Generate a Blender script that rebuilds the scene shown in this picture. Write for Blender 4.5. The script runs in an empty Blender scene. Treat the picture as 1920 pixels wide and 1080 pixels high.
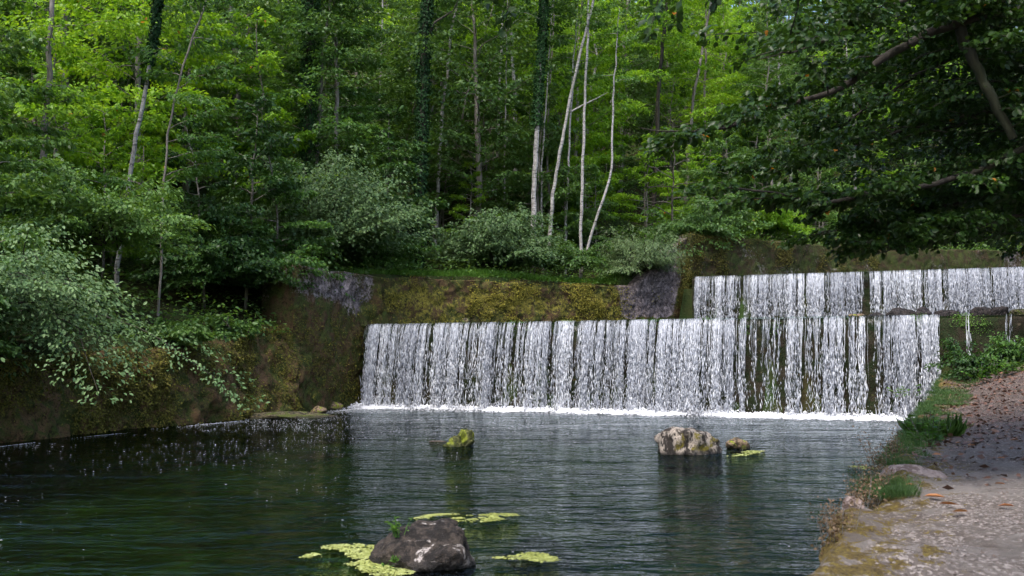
import bpy, math, random
import numpy as np
from mathutils import Vector

C = bpy.context.scene
COL = C.collection
R = math.radians

# ------------------------------------------------------------------ camera
F = 1880.0
EYE = np.array([0.0, 0.0, 1.7])
PITCH = math.atan(135.0 / F)
cam = bpy.data.cameras.new('camera')
cam.sensor_width = 36.0
cam.lens = F / 1920.0 * 36.0
cam.clip_start = 0.05
cam.clip_end = 600.0
cam.dof.use_dof = True
cam.dof.focus_distance = 30.0
cam.dof.aperture_fstop = 3.6
camo = bpy.data.objects.new('camera', cam)
COL.objects.link(camo)
camo.location = EYE
camo.rotation_euler = (R(90) + PITCH, 0, 0)
C.camera = camo

# ------------------------------------------------------------------ light
SUN_EL, SUN_AZ = R(60), R(205)      # azimuth clockwise from +Y
w = bpy.data.worlds.new('World'); C.world = w; w.use_nodes = True
nt = w.node_tree; nt.nodes.clear()
sky = nt.nodes.new('ShaderNodeTexSky'); sky.sky_type = 'NISHITA'; sky.sun_disc = False
sky.sun_elevation = SUN_EL; sky.sun_rotation = SUN_AZ; sky.air_density = 1.0; sky.dust_density = 2.5
bg = nt.nodes.new('ShaderNodeBackground'); bg.inputs['Strength'].default_value = 0.15
wo = nt.nodes.new('ShaderNodeOutputWorld')
nt.links.new(sky.outputs[0], bg.inputs[0]); nt.links.new(bg.outputs[0], wo.inputs[0])
sl = bpy.data.lights.new('sun', 'SUN'); sl.energy = 1.7; sl.angle = R(20); sl.color = (1.0, 0.96, 0.9)
so = bpy.data.objects.new('sun', sl); COL.objects.link(so)
sd = Vector((math.sin(SUN_AZ) * math.cos(SUN_EL), math.cos(SUN_AZ) * math.cos(SUN_EL), math.sin(SUN_EL)))
so.rotation_euler = sd.to_track_quat('Z', 'Y').to_euler()
C.view_settings.view_transform = 'Standard'; C.view_settings.look = 'None'
C.view_settings.gamma = 1.0; C.view_settings.exposure = 1.3
cy = C.cycles
cy.max_bounces = 6; cy.diffuse_bounces = 3; cy.glossy_bounces = 2; cy.transmission_bounces = 4
cy.transparent_max_bounces = 8; cy.caustics_reflective = False; cy.caustics_refractive = False
cy.use_adaptive_sampling = True; cy.adaptive_threshold = 0.03; cy.adaptive_min_samples = 16
cy.time_limit = 700
cy.sample_clamp_indirect = 6.0
cy.use_denoising = True
try:
    cy.denoiser = 'OPENIMAGEDENOISE'; cy.denoising_prefilter = 'ACCURATE'
except Exception:
    pass

# ------------------------------------------------------------------ helpers
def at(px, py, Y):
    xr = (px - 960) / F; yu = (540 - py) / F
    t = Y / (math.cos(PITCH) - yu * math.sin(PITCH))
    return np.array([xr * t, Y, EYE[2] + t * (math.sin(PITCH) + yu * math.cos(PITCH))])

def atz(px, py, z):
    xr = (px - 960) / F; yu = (540 - py) / F
    d = np.array([xr, math.cos(PITCH) - yu * math.sin(PITCH), math.sin(PITCH) + yu * math.cos(PITCH)])
    return EYE + d * ((z - EYE[2]) / d[2])

def hash3(ix, iy, iz, seed):
    h = (ix.astype(np.int64) * 374761393 + iy.astype(np.int64) * 668265263 + iz.astype(np.int64) * 2147483647 + seed * 1013904223) & 0xffffffff
    h = ((h ^ (h >> 13)) * 1274126177) & 0xffffffff
    h = ((h ^ (h >> 16)) * 2246822519) & 0xffffffff
    return ((h ^ (h >> 15)) & 0xffffff) / float(0xffffff)

def vnoise(P, scale=1.0, seed=0):
    P = np.asarray(P, float) * scale
    if P.shape[1] == 2: P = np.c_[P, np.zeros(len(P))]
    I = np.floor(P).astype(np.int64); f = P - I; f = f * f * (3 - 2 * f)
    out = 0
    for dx in (0, 1):
        for dy in (0, 1):
            for dz in (0, 1):
                wgt = (f[:, 0] if dx else 1 - f[:, 0]) * (f[:, 1] if dy else 1 - f[:, 1]) * (f[:, 2] if dz else 1 - f[:, 2])
                out = out + wgt * hash3(I[:, 0] + dx, I[:, 1] + dy, I[:, 2] + dz, seed)
    return out * 2 - 1

def fbm(P, scale=1.0, seed=0, octs=4, gain=0.5):
    s = 0; a = 1
    for k in range(octs):
        s = s + a * vnoise(P, scale * 2 ** k, seed + k * 17); a *= gain
    return s

def mesh_data(name, V, Fc, rnd=None, smooth=False):
    """V (n,3); Fc list of (m,k) int arrays (same k in each)."""
    if not isinstance(Fc, (list, tuple)): Fc = [Fc]
    Fc = [np.asarray(f, np.int32) for f in Fc if len(f)]
    me = bpy.data.meshes.new(name)
    V = np.asarray(V, np.float32)
    me.vertices.add(len(V)); me.vertices.foreach_set('co', V.ravel())
    loops = np.concatenate([f.ravel() for f in Fc]); tot = np.concatenate([np.full(len(f), f.shape[1], np.int32) for f in Fc])
    st = np.r_[0, np.cumsum(tot)[:-1]].astype(np.int32)
    me.loops.add(len(loops)); me.loops.foreach_set('vertex_index', loops)
    me.polygons.add(len(tot)); me.polygons.foreach_set('loop_start', st)
    if smooth: me.polygons.foreach_set('use_smooth', np.ones(len(tot), bool))
    me.update(calc_edges=True)
    if rnd is not None:
        a = me.attributes.new('rnd', 'FLOAT', 'FACE'); a.data.foreach_set('value', np.asarray(rnd, np.float32))
    return me

def link(name, me, mat, parent=None, loc=None):
    o = bpy.data.objects.new(name, me); COL.objects.link(o)
    if me is not None and mat is not None and len(me.materials) == 0: me.materials.append(mat)
    if parent is not None: o.parent = parent
    if loc is not None: o.location = loc
    return o

def tag(o, label=None, cat=None, group=None, kind=None):
    if label: o['label'] = label
    if cat: o['category'] = cat
    if group: o['group'] = group
    if kind: o['kind'] = kind
    return o

def empty(name, loc):
    o = bpy.data.objects.new(name, None); COL.objects.link(o); o.location = loc; o.empty_display_size = 0.3
    return o

def grid_faces(nu, nv):
    i = np.arange(nu - 1)[:, None]; j = np.arange(nv - 1)[None, :]
    a = (i * nv + j).ravel()
    return np.c_[a, a + nv, a + nv + 1, a + 1]

def norm(a):
    return a / np.maximum(np.linalg.norm(a, axis=-1, keepdims=True), 1e-9)

class Tubes:
    def __init__(s): s.V = []; s.F = []; s.n = 0
    def add(s, pts, rad, seg=7, rough=0.0, seed=0):
        pts = np.asarray(pts, float); n = len(pts)
        rad = np.broadcast_to(np.asarray(rad, float), (n,))
        T = norm(np.gradient(pts, axis=0))
        up = np.where(np.abs(T[:, 2:3]) > 0.9, np.array([[1.0, 0, 0]]), np.array([[0, 0, 1.0]]))
        A = norm(np.cross(T, up)); B = np.cross(T, A)
        th = np.linspace(0, 2 * math.pi, seg, endpoint=False)
        r = rad[:, None]
        if rough:
            q = np.c_[np.repeat(np.arange(n), seg) * 0.7, np.tile(np.cos(th), n) * 1.3, np.tile(np.sin(th), n) * 1.3 + seed]
            r = r * (1 + rough * vnoise(q, 1.0, seed).reshape(n, seg))
        V = pts[:, None, :] + (np.cos(th)[None, :, None] * A[:, None, :] + np.sin(th)[None, :, None] * B[:, None, :]) * (r[..., None] if np.ndim(r) == 2 and r.shape[1] == seg else rad[:, None, None])
        i = np.arange(n - 1)[:, None]; j = np.arange(seg)[None, :]
        a = i * seg + j; b = i * seg + (j + 1) % seg
        s.F.append((np.stack([a, b, b + seg, a + seg], -1).reshape(-1, 4)) + s.n)
        s.V.append(V.reshape(-1, 3)); s.n += n * seg
    def mesh(s, name): return mesh_data(name, np.concatenate(s.V), np.concatenate(s.F), smooth=True)

class Leaves:
    """leaf blades collected into one mesh; kind 4 = one folded blade, 6 = pointed oval blade of two halves"""
    def __init__(s): s.c = []; s.d = []; s.n = []; s.l = []; s.w = []; s.r = []
    def add(s, c, d, n, l, wr=0.6, r=None, rng=None):
        m = len(c); s.c.append(c); s.d.append(d); s.n.append(n); s.l.append(np.broadcast_to(l, (m,)).astype(float)); s.w.append(np.broadcast_to(wr, (m,)).astype(float))
        s.r.append(rng.random(m) if r is None else r)
    def count(s): return sum(len(x) for x in s.c)
    def mesh(s, name, kind=4):
        c = np.concatenate(s.c); d = norm(np.concatenate(s.d)); n = np.concatenate(s.n); l = np.concatenate(s.l)[:, None]; wd = np.concatenate(s.w)[:, None] * l; r = np.concatenate(s.r)
        b = norm(np.cross(n, d)); n = np.cross(d, b)
        m = len(c)
        if kind == 4:
            V = np.stack([c, c + d * l * .45 + b * wd * .5 + n * l * .06, c + d * l - n * l * .08, c + d * l * .45 - b * wd * .5 + n * l * .06], 1).reshape(-1, 3)
            Fq = np.arange(m * 4).reshape(m, 4)
            return mesh_data(name, V, Fq, r)
        f = .10
        V = np.stack([c, c + d * l * .22 + b * wd * .38 + n * l * f * .8, c + d * l * .6 + b * wd * .46 + n * l * f * .7, c + d * l - n * l * .1,
                      c + d * l * .6 - b * wd * .46 + n * l * f * .7, c + d * l * .22 - b * wd * .38 + n * l * f * .8], 1).reshape(-1, 3)
        k = np.arange(m)[:, None] * 6
        Fq = np.concatenate([k + np.array([[0, 1, 2, 3]]), k + np.array([[0, 3, 4, 5]])])
        return mesh_data(name, V, Fq, np.r_[r, r])

UP = np.array([0, 0, 1.0])
def spray(L, T, rng, p0, az, elev, length, droop, nleaf, lsize, width=0.42, tilt=0.45, br=0.012, t0=0.2, hang=0.15, wr=0.6, lean=None, twig_step=0.22, thick=0.06):
    """one leafy branch: curved limb with side twigs lying in a layered fan of leaves"""
    dh = np.array([math.sin(az), math.cos(az), 0.0]); te = math.tan(elev)
    side = np.array([dh[1], -dh[0], 0.0])
    def P(t): 
        t = np.asarray(t)[..., None]
        return p0 + dh * length * t * math.cos(elev) + UP * (length * t * math.sin(elev) - droop * length * t * t)
    if T is not None:
        tt = np.linspace(0, 0.97, 7); pts = P(tt); pts[1:-1] += rng.normal(0, .012 * length, (5, 3))
        T.add(pts, br * (1 - tt * .85) + .002, 4)
    nt_ = max(3, int(length / twig_step))
    tw = rng.integers(0, nt_, nleaf); t = t0 + (1 - t0) * (tw + .5) / nt_
    t = t + rng.normal(0, .012, nleaf)
    sg = rng.choice([-1.0, 1.0], nleaf)
    smax = length * width * np.sin(np.clip((t - t0 * .6) / (1 - t0 * .6), 0.02, 1) ** .75 * math.pi * .86 + .12)
    twl = np.random.default_rng(int(abs(p0[0] * 91 + p0[1] * 57 + az * 1000)) % 99991).uniform(.55, 1.15, nt_ * 2)[tw * 2 + (sg > 0)]
    s_ = rng.random(nleaf) ** .8 * smax * twl
    c = P(t) + side * (sg * s_ * .82)[:, None] + dh * (s_ * .55)[:, None]
    c[:, 2] -= hang * s_ * s_ / max(length * width, .1) 
    c += rng.normal(0, thick, (nleaf, 3)) * np.array([1, 1, .8])
    d = side * (sg * .7)[:, None] + dh * .6 + rng.normal(0, .45, (nleaf, 3)); d[:, 2] -= .25 + hang
    n = UP + rng.normal(0, tilt, (nleaf, 3)) + (0 if lean is None else lean)
    L.add(c, d, n, lsize * rng.uniform(.6, 1.25, nleaf), wr, rng=rng)

# ------------------------------------------------------------------ materials
def newmat(name):
    m = bpy.data.materials.new(name); m.use_nodes = True; m.node_tree.nodes.clear(); return m
class N:
    def __init__(s, m): s.t = m.node_tree
    def n(s, typ, **kw):
        nd = s.t.nodes.new(typ)
        for k, v in kw.items():
            if k.startswith('i_'):
                key = k[2:]; key = int(key) if key.isdigit() else key.replace('_', ' ')
                nd.inputs[key].default_value = v
            else: setattr(nd, k, v)
        return nd
    def l(s, a, b): s.t.links.new(a, b)
    def noise(s, vec, scale, detail=4, rough=.55, dist=0.0):
        nd = s.n('ShaderNodeTexNoise'); nd.inputs['Scale'].default_value = scale; nd.inputs['Detail'].default_value = detail
        nd.inputs['Roughness'].default_value = rough; nd.inputs['Distortion'].default_value = dist
        if vec is not None: s.l(vec, nd.inputs['Vector'])
        return nd.outputs['Fac']
    def ramp(s, fac, stops, interp='LINEAR'):
        nd = s.n('ShaderNodeValToRGB'); cr = nd.color_ramp; cr.interpolation = interp
        while len(cr.elements) < len(stops): cr.elements.new(0.5)
        for e, (p, c) in zip(cr.elements, stops):
            e.position = p; e.color = (c, c, c, 1) if isinstance(c, (int, float)) else (*c, 1)
        s.l(fac, nd.inputs[0]); return nd.outputs[0]
    def mix(s, fac, a, b, mode='MIX'):
        nd = s.n('ShaderNodeMix', data_type='RGBA', blend_type=mode)
        if isinstance(fac, (int, float)): nd.inputs[0].default_value = fac
        else: s.l(fac, nd.inputs[0])
        for k, v in ((6, a), (7, b)):
            if isinstance(v, tuple): nd.inputs[k].default_value = (*v, 1)
            else: s.l(v, nd.inputs[k])
        return nd.outputs[2]
    def math(s, op, a, b=0.5, clamp=False):
        nd = s.n('ShaderNodeMath', operation=op); nd.use_clamp = clamp
        for k, v in ((0, a), (1, b)):
            if isinstance(v, (int, float)): nd.inputs[k].default_value = v
            else: s.l(v, nd.inputs[k])
        return nd.outputs[0]
    def pos(s): return s.n('ShaderNodeNewGeometry').outputs['Position']
    def objc(s): return s.n('ShaderNodeTexCoord').outputs['Object']
    def mapv(s, vec, sc=(1, 1, 1), rot=(0, 0, 0)):
        nd = s.n('ShaderNodeMapping'); nd.inputs['Scale'].default_value = sc; nd.inputs['Rotation'].default_value = rot
        s.l(vec, nd.inputs['Vector']); return nd.outputs[0]
    def bump(s, h, strength=.5, dist=.05):
        nd = s.n('ShaderNodeBump'); nd.inputs['Strength'].default_value = strength; nd.inputs['Distance'].default_value = dist
        s.l(h, nd.inputs['Height']); return nd.outputs[0]
    def out(s, sh):
        o = s.n('ShaderNodeOutputMaterial'); s.l(sh, o.inputs['Surface'])
    def bsdf(s, col, rough=.8, nrm=None, spec=.3):
        b = s.n('ShaderNodeBsdfPrincipled')
        if isinstance(col, tuple): b.inputs['Base Color'].default_value = (*col, 1)
        else: s.l(col, b.inputs['Base Color'])
        if isinstance(rough, (int, float)): b.inputs['Roughness'].default_value = rough
        else: s.l(rough, b.inputs['Roughness'])
        b.inputs['Specular IOR Level'].default_value = spec
        if nrm is not None: s.l(nrm, b.inputs['Normal'])
        return b.outputs[0]

def leaf_mat(name, lo, mid, hi, trans=.35, accent=None, rough=.45, spec=.35, patch=.35):
    m = newmat(name); g = N(m)
    rnd = g.n('ShaderNodeAttribute', attribute_name='rnd').outputs['Fac']
    oi = g.n('ShaderNodeObjectInfo').outputs['Random']
    ns = g.noise(g.pos(), patch, 2)
    f = g.math('ADD', g.math('MULTIPLY', rnd, .45), g.math('ADD', g.math('MULTIPLY', ns, .75), g.math('MULTIPLY', oi, .25)))
    f = g.math('SUBTRACT', f, .27)
    col = g.ramp(f, [(0, lo), (.42, mid), (.85, hi)])
    if accent:
        a = g.math('GREATER_THAN', rnd, 1 - accent[0]); col = g.mix(a, col, accent[1])
    b = g.bsdf(col, rough, spec=spec)
    tr = g.n('ShaderNodeBsdfTranslucent'); g.l(g.mix(1.0, col, (1.35, 1.25, .55), 'MULTIPLY'), tr.inputs[0])
    mx = g.n('ShaderNodeMixShader'); mx.inputs[0].default_value = trans; g.l(b, mx.inputs[1]); g.l(tr.outputs[0], mx.inputs[2])
    g.out(mx.outputs[0]); return m

LM = {
 'maple': leaf_mat('maple_leaves', (.030, .072, .018), (.068, .150, .032), (.13, .26, .045), .42),
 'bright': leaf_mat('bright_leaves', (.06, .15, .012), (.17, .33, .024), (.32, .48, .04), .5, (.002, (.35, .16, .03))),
 'mid': leaf_mat('midgreen_leaves', (.036, .082, .022), (.080, .160, .038), (.14, .25, .055), .42),
 'dark': leaf_mat('dark_leaves', (.014, .040, .010), (.032, .080, .018), (.065, .14, .028), .35),
 'grey': leaf_mat('greygreen_leaves', (.036, .075, .026), (.085, .150, .052), (.155, .235, .085), .3, rough=.5, spec=.3),
 'bush': leaf_mat('bush_leaves', (.030, .068, .022), (.085, .155, .055), (.175, .265, .10), .25, rough=.5, spec=.3),
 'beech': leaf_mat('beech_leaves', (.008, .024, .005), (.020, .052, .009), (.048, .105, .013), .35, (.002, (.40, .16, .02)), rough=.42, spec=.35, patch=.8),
 'conifer': leaf_mat('conifer_needles', (.010, .022, .010), (.022, .045, .018), (.045, .075, .026), .1),
 'palecon': leaf_mat('pale_needles', (.050, .085, .035), (.095, .15, .055), (.15, .22, .08), .2),
 'ivy': leaf_mat('ivy_leaves', (.006, .022, .007), (.014, .045, .012), (.030, .080, .020), .15, rough=.65, spec=.15),
 'grass': leaf_mat('grass_blades', (.035, .10, .015), (.08, .19, .025), (.16, .30, .045), .4, patch=1.0),
 'weed': leaf_mat('dry_weed', (.09, .055, .03), (.16, .105, .06), (.25, .17, .10), .2),
 'fallen': leaf_mat('fallen_leaves', (.16, .05, .02), (.32, .12, .045), (.50, .24, .10), .15, patch=6.0),
}

def bark_mat(name, a, b, c, scale=6, birch=False):
    m = newmat(name); g = N(m); p = g.pos()
    n1 = g.noise(g.mapv(p, (scale, scale, scale * (.9 if birch else .25))), 1.0, 5, .65)
    col = g.ramp(n1, [(.3, a), (.5, b), (.7, c)])
    if birch:
        n2 = g.noise(g.mapv(p, (3, 3, 16)), 1.0, 3, .6); col = g.mix(g.ramp(n2, [(.56, 0.0), (.64, 1.0)]), col, (.05, .045, .04))
    n3 = g.noise(p, .7, 3); col = g.mix(g.ramp(n3, [(.5, 0.0), (.75, .6)]), col, (.045, .06, .02))
    g.out(g.bsdf(col, .85, g.bump(n1, .6, .03))); return m
BM = {'birch': bark_mat('birch_bark', (.16, .15, .13), (.30, .28, .26), (.46, .44, .42), 9, True),
      'grey': bark_mat('grey_bark', (.10, .085, .07), (.18, .155, .13), (.30, .27, .24), 8),
      'dark': bark_mat('dark_bark', (.014, .011, .009), (.028, .023, .018), (.055, .046, .036), 8)}

def moss_wall_mat(name, stone_hi=4.6, brown=(.095, .058, .028), yellow=(.235, .20, .035), green=(.065, .080, .018), stone=(.25, .20, .19), ystr=.5, stone_amt=.5, attr=False):
    m = newmat(name); g = N(m); p = g.pos()
    big = g.noise(p, .55, 4, .6); md = g.noise(p, 1.9, 5, .7, .6); fine = g.noise(p, 8, 5, .75, .3); tiny = g.noise(p, 30, 3, .75)
    base = g.mix(g.ramp(md, [(.42, 0.0), (.56, 1.0)]), brown, green)
    yv = g.math('ADD', g.math('MULTIPLY', md, .3), g.math('ADD', g.math('MULTIPLY', big, .2), g.math('MULTIPLY', fine, .5)))
    th = .62 - .085 * ystr
    if attr:
        ya = g.n('ShaderNodeAttribute', attribute_name='yellow').outputs['Fac']; yv = g.math('ADD', yv, g.math('MULTIPLY', g.math('SUBTRACT', ya, .5), .09))
    ycol = g.mix(g.ramp(tiny, [(.35, 0.0), (.6, 1.0)]), tuple(x * .45 for x in yellow), yellow)
    base = g.mix(g.ramp(yv, [(th, 0.0), (th + .035, 1.0)]), base, ycol)
    base = g.mix(g.ramp(fine, [(.36, .8), (.47, 0.0)]), base, (.016, .012, .007))
    base = g.mix(g.ramp(tiny, [(.38, .6), (.5, 0.0)]), base, (.02, .015, .008))
    sv = g.math('ADD', g.math('MULTIPLY', big, .45), g.math('MULTIPLY', fine, .55))
    if attr:
        sa = g.n('ShaderNodeAttribute', attribute_name='stone').outputs['Fac']; sv = g.math('ADD', sv, g.math('MULTIPLY', g.math('SUBTRACT', sa, .5), .5)); t0 = .54
    else: t0 = .63 - .13 * stone_amt
    sfac = g.ramp(sv, [(t0, 0.0), (t0 + .05, 1.0)])
    wp = g.n('ShaderNodeVectorMath', operation='ADD'); nn = g.n('ShaderNodeTexNoise'); nn.inputs['Scale'].default_value = 3; g.l(p, nn.inputs['Vector'])
    sc = g.n('ShaderNodeVectorMath', operation='SCALE'); g.l(nn.outputs['Color'], sc.inputs[0]); sc.inputs['Scale'].default_value = .5; g.l(p, wp.inputs[0]); g.l(sc.outputs[0], wp.inputs[1])
    vs = g.n('ShaderNodeTexVoronoi', feature='DISTANCE_TO_EDGE'); vs.inputs['Scale'].default_value = 2.2; g.l(wp.outputs[0], vs.inputs['Vector'])
    vj = g.ramp(vs.outputs['Distance'], [(.0, 0.0), (.05, 1.0)])
    stc = g.mix(g.ramp(fine, [(.40, 0.0), (.60, 1.0)]), tuple(x * .22 for x in stone), stone)
    stc = g.mix(g.ramp(md, [(.52, 0.0), (.66, .8)]), stc, tuple(min(1, x * 2.2) for x in stone))
    stc = g.mix(g.ramp(tiny, [(.36, .75), (.5, 0.0)]), stc, tuple(x * .2 for x in stone))
    stc = g.mix(g.math('MULTIPLY', g.math('SUBTRACT', 1.0, vj), .55), stc, tuple(x * .15 for x in stone))
    col = g.mix(sfac, base, stc)
    h = g.math('ADD', g.math('MULTIPLY', fine, .8), g.math('ADD', g.math('MULTIPLY', tiny, .35), g.math('MULTIPLY', vj, .12)))
    g.out(g.bsdf(col, .9, g.bump(h, .9, .05), .15)); return m
M_wall = moss_wall_mat('mossy_wall', attr=True, ystr=.95)
M_bank = moss_wall_mat('mossy_bank', stone_amt=-.4, ystr=.25, brown=(.145, .085, .040), yellow=(.20, .18, .030), green=(.060, .075, .016), stone=(.34, .27, .20))
M_upper = moss_wall_mat('upper_mossy_wall', stone_amt=.5, ystr=.45, brown=(.05, .035, .018), green=(.045, .06, .014), stone=(.19, .16, .16), yellow=(.17, .16, .02))
M_dam = moss_wall_mat('wet_weir_face', stone_amt=.2, ystr=.45, brown=(.035, .028, .018), yellow=(.14, .09, .03), green=(.018, .028, .010), stone=(.14, .11, .07))

def rock_mat(name, base, dark, moss, moss_amt, white=None, vert=False, moss_up=True):
    m = newmat(name); g = N(m); p = g.objc()
    n1 = g.noise(p, 2.2, 6, .7, .6); n2 = g.noise(g.mapv(p, (9, 9, 3.5)) if vert else g.mapv(p, (9, 9, 9)), 1.0, 5, .7); n3 = g.noise(p, 38, 3, .7)
    col = g.mix(g.ramp(n2, [(.47, 1.0), (.53, 0.0)]), base, dark)
    col = g.mix(g.ramp(n3, [(.4, .5), (.6, 0.0)]), col, dark)
    if white:
        n4 = g.noise(g.mapv(p, (3, 6, 6)), 1.0, 6, .75, 1.2); col = g.mix(g.ramp(n4, [(.585, 0.0), (.625, 1.0)]), col, white)
    mf = g.ramp(n1, [(.62 - .2 * moss_amt, 0.0), (.68 - .2 * moss_amt, 1.0)])
    mc = g.mix(g.ramp(n3, [(.35, 0.0), (.65, 1.0)]), tuple(x * .45 for x in moss), moss)
    col = g.mix(mf, col, mc)
    sz = g.n('ShaderNodeSeparateXYZ'); g.l(g.pos(), sz.inputs[0])
    lvl = g.math('SUBTRACT', sz.outputs[2], g.math('MULTIPLY', g.math('SUBTRACT', n1, .5), .12)); wet = g.ramp(lvl, [(.02, .8), (.075, 0.0)])
    col = g.mix(wet, col, tuple(x * .7 for x in dark)); h = g.math('ADD', n2, g.math('MULTIPLY', n3, .5))
    g.out(g.bsdf(col, g.ramp(wet, [(0, .85), (1, .3)]), g.bump(h, 1.0, .05), .3)); return m
M_rock1 = rock_mat('pale_rock', (.40, .34, .28), (.028, .022, .018), (.17, .14, .02), .45, vert=True)
M_rock2 = rock_mat('green_moss_rock', (.12, .12, .04), (.035, .04, .01), (.25, .29, .025), .75)
M_rock3 = rock_mat('dark_mossy_rock', (.060, .046, .036), (.014, .011, .009), (.05, .04, .025), .1, white=(.48, .43, .40))
M_rock4 = rock_mat('black_wet_rock', (.05, .04, .038), (.012, .01, .01), (.05, .055, .01), .2)
M_rock5 = rock_mat('brown_moss_rock', (.30, .21, .13), (.07, .05, .03), (.30, .36, .02), .55)
M_ledge = rock_mat('ledge_rock', (.16, .13, .07), (.03, .026, .014), (.10, .12, .02), .7)

def ground_mat():
    m = newmat('forest_floor'); g = N(m); p = g.pos()
    a = g.noise(p, 3, 5, .7); b = g.noise(p, .4, 3)
    col = g.ramp(a, [(.3, (.012, .010, .005)), (.5, (.035, .030, .012)), (.7, (.03, .055, .014))])
    col = g.mix(g.ramp(b, [(.4, 0.0), (.6, .6)]), col, (.02, .05, .012))
    g.out(g.bsdf(col, .95, g.bump(a, .8, .08), .1)); return m
M_ground = ground_mat()
def bed_mat():
    m = newmat('pool_bed'); g = N(m); p = g.pos()
    a = g.noise(p, .8, 4, .6, .8); b = g.noise(p, 3.2, 4, .6)
    col = g.ramp(a, [(.32, (.012, .022, .006)), (.5, (.042, .062, .018)), (.68, (.11, .125, .03))])
    col = g.mix(g.ramp(b, [(.5, 0.0), (.65, .7)]), col, (.15, .13, .06))
    g.out(g.bsdf(col, .9, g.bump(b, .5, .05), .1)); return m
M_bed = bed_mat()

def path_mat():
    m = newmat('gravel_path'); g = N(m); p = g.pos()
    big = g.noise(p, .9, 4, .6, .5); md = g.noise(p, 5, 5, .7); fine = g.noise(p, 30, 4, .75)
    vo = g.n('ShaderNodeTexVoronoi'); vo.inputs['Scale'].default_value = 42; g.l(p, vo.inputs['Vector'])
    stones = g.ramp(g.n('ShaderNodeSeparateColor').outputs[0], [(0, 0.0), (1, 1.0)])
    sep = g.n('ShaderNodeSeparateColor'); g.l(vo.outputs['Color'], sep.inputs[0])
    grit = g.mix(g.ramp(sep.outputs[0], [(.6, 0.0), (.9, 1.0)]), (.15, .122, .104), (.40, .345, .31))
    grit = g.mix(g.ramp(fine, [(.35, .8), (.5, 0.0)]), grit, (.06, .045, .038))
    flat = g.mix(g.ramp(md, [(.35, 0.0), (.65, 1.0)]), (.165, .142, .124), (.29, .255, .23))
    col = g.mix(g.ramp(g.math('ADD', g.math('MULTIPLY', big, .6), g.math('MULTIPLY', md, .4)), [(.44, 0.0), (.54, 1.0)]), flat, grit)
    sx = g.n('ShaderNodeSeparateXYZ'); g.l(p, sx.inputs[0])
    far = g.math('ADD', g.math('MULTIPLY', sx.outputs[1], .09), g.math('MULTIPLY', md, .9))
    litter = g.mix(g.ramp(sep.outputs[1], [(.35, 0.0), (.85, 1.0)]), (.070, .052, .043), (.20, .15, .128))
    col = g.mix(g.ramp(far, [(1.45 / 3, 0.0), (1.0, 1.0)]) if False else g.math('MULTIPLY', g.math('SUBTRACT', far, 1.22), 1.2, True), col, litter)
    damp = g.noise(g.mapv(p, (1.1, .45, 1)), 1.0, 4, .65, .8); col = g.mix(g.ramp(damp, [(.48, 0.0), (.62, .6)]), col, (.085, .066, .052))
    edge = g.n('ShaderNodeAttribute', attribute_name='edge').outputs['Fac']
    ef = g.math('ADD', edge, g.math('MULTIPLY', g.math('SUBTRACT', md, .5), 4.0))
    ef = g.math('ADD', ef, g.math('MULTIPLY', g.math('SUBTRACT', fine, .5), 1.6))
    mossc = g.ramp(fine, [(.3, (.035, .025, .012)), (.5, (.11, .075, .022)), (.7, (.22, .17, .03))])
    col = g.mix(g.ramp(ef, [(.60, 0.0), (.74, .95)]), col, mossc)
    h = g.math('ADD', g.math('MULTIPLY', sep.outputs[2], .35), g.math('ADD', md, fine))
    g.out(g.bsdf(col, .92, g.bump(h, .9, .02), .2)); return m
M_path = path_mat()

def water_mat(name, tint, wave=1.0):
    m = newmat(name); g = N(m); p = g.pos()
    p2 = g.mapv(p, (.6, 1.35, 1), (0, 0, R(-8)))
    a = g.noise(p2, .9, 3, .5, .8); b = g.noise(g.mapv(p, (1.2, 2.2, 1), (0, 0, R(14))), 2.6, 3, .55, .5); c = g.noise(p, 9, 2, .5)
    d = g.noise(g.mapv(p, (.35, .9, 1), (0, 0, R(25))), .8, 2, .5)
    amp = g.math('ADD', .35, g.math('MULTIPLY', d, 1.3))
    h = g.math('MULTIPLY', amp, g.math('ADD', g.math('MULTIPLY', a, 1.0), g.math('ADD', g.math('MULTIPLY', b, .42), g.math('MULTIPLY', c, .07))))
    nb = g.bump(h, 1.0, .19 * wave)
    fr = g.n('ShaderNodeFresnel'); fr.inputs['IOR'].default_value = 1.33; g.l(nb, fr.inputs['Normal'])
    gl = g.n('ShaderNodeBsdfGlossy'); gl.inputs['Roughness'].default_value = .04; gl.inputs['Color'].default_value = (.56, .62, .64, 1); g.l(nb, gl.inputs['Normal'])
    tr = g.n('ShaderNodeBsdfTransparent'); tr.inputs[0].default_value = (*tint, 1)
    mx = g.n('ShaderNodeMixShader'); g.l(fr.outputs[0], mx.inputs[0]); g.l(tr.outputs[0], mx.inputs[1]); g.l(gl.outputs[0], mx.inputs[2])
    g.out(mx.outputs[0]); return m
M_water = water_mat('pool_water', (.24, .37, .24))

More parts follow.
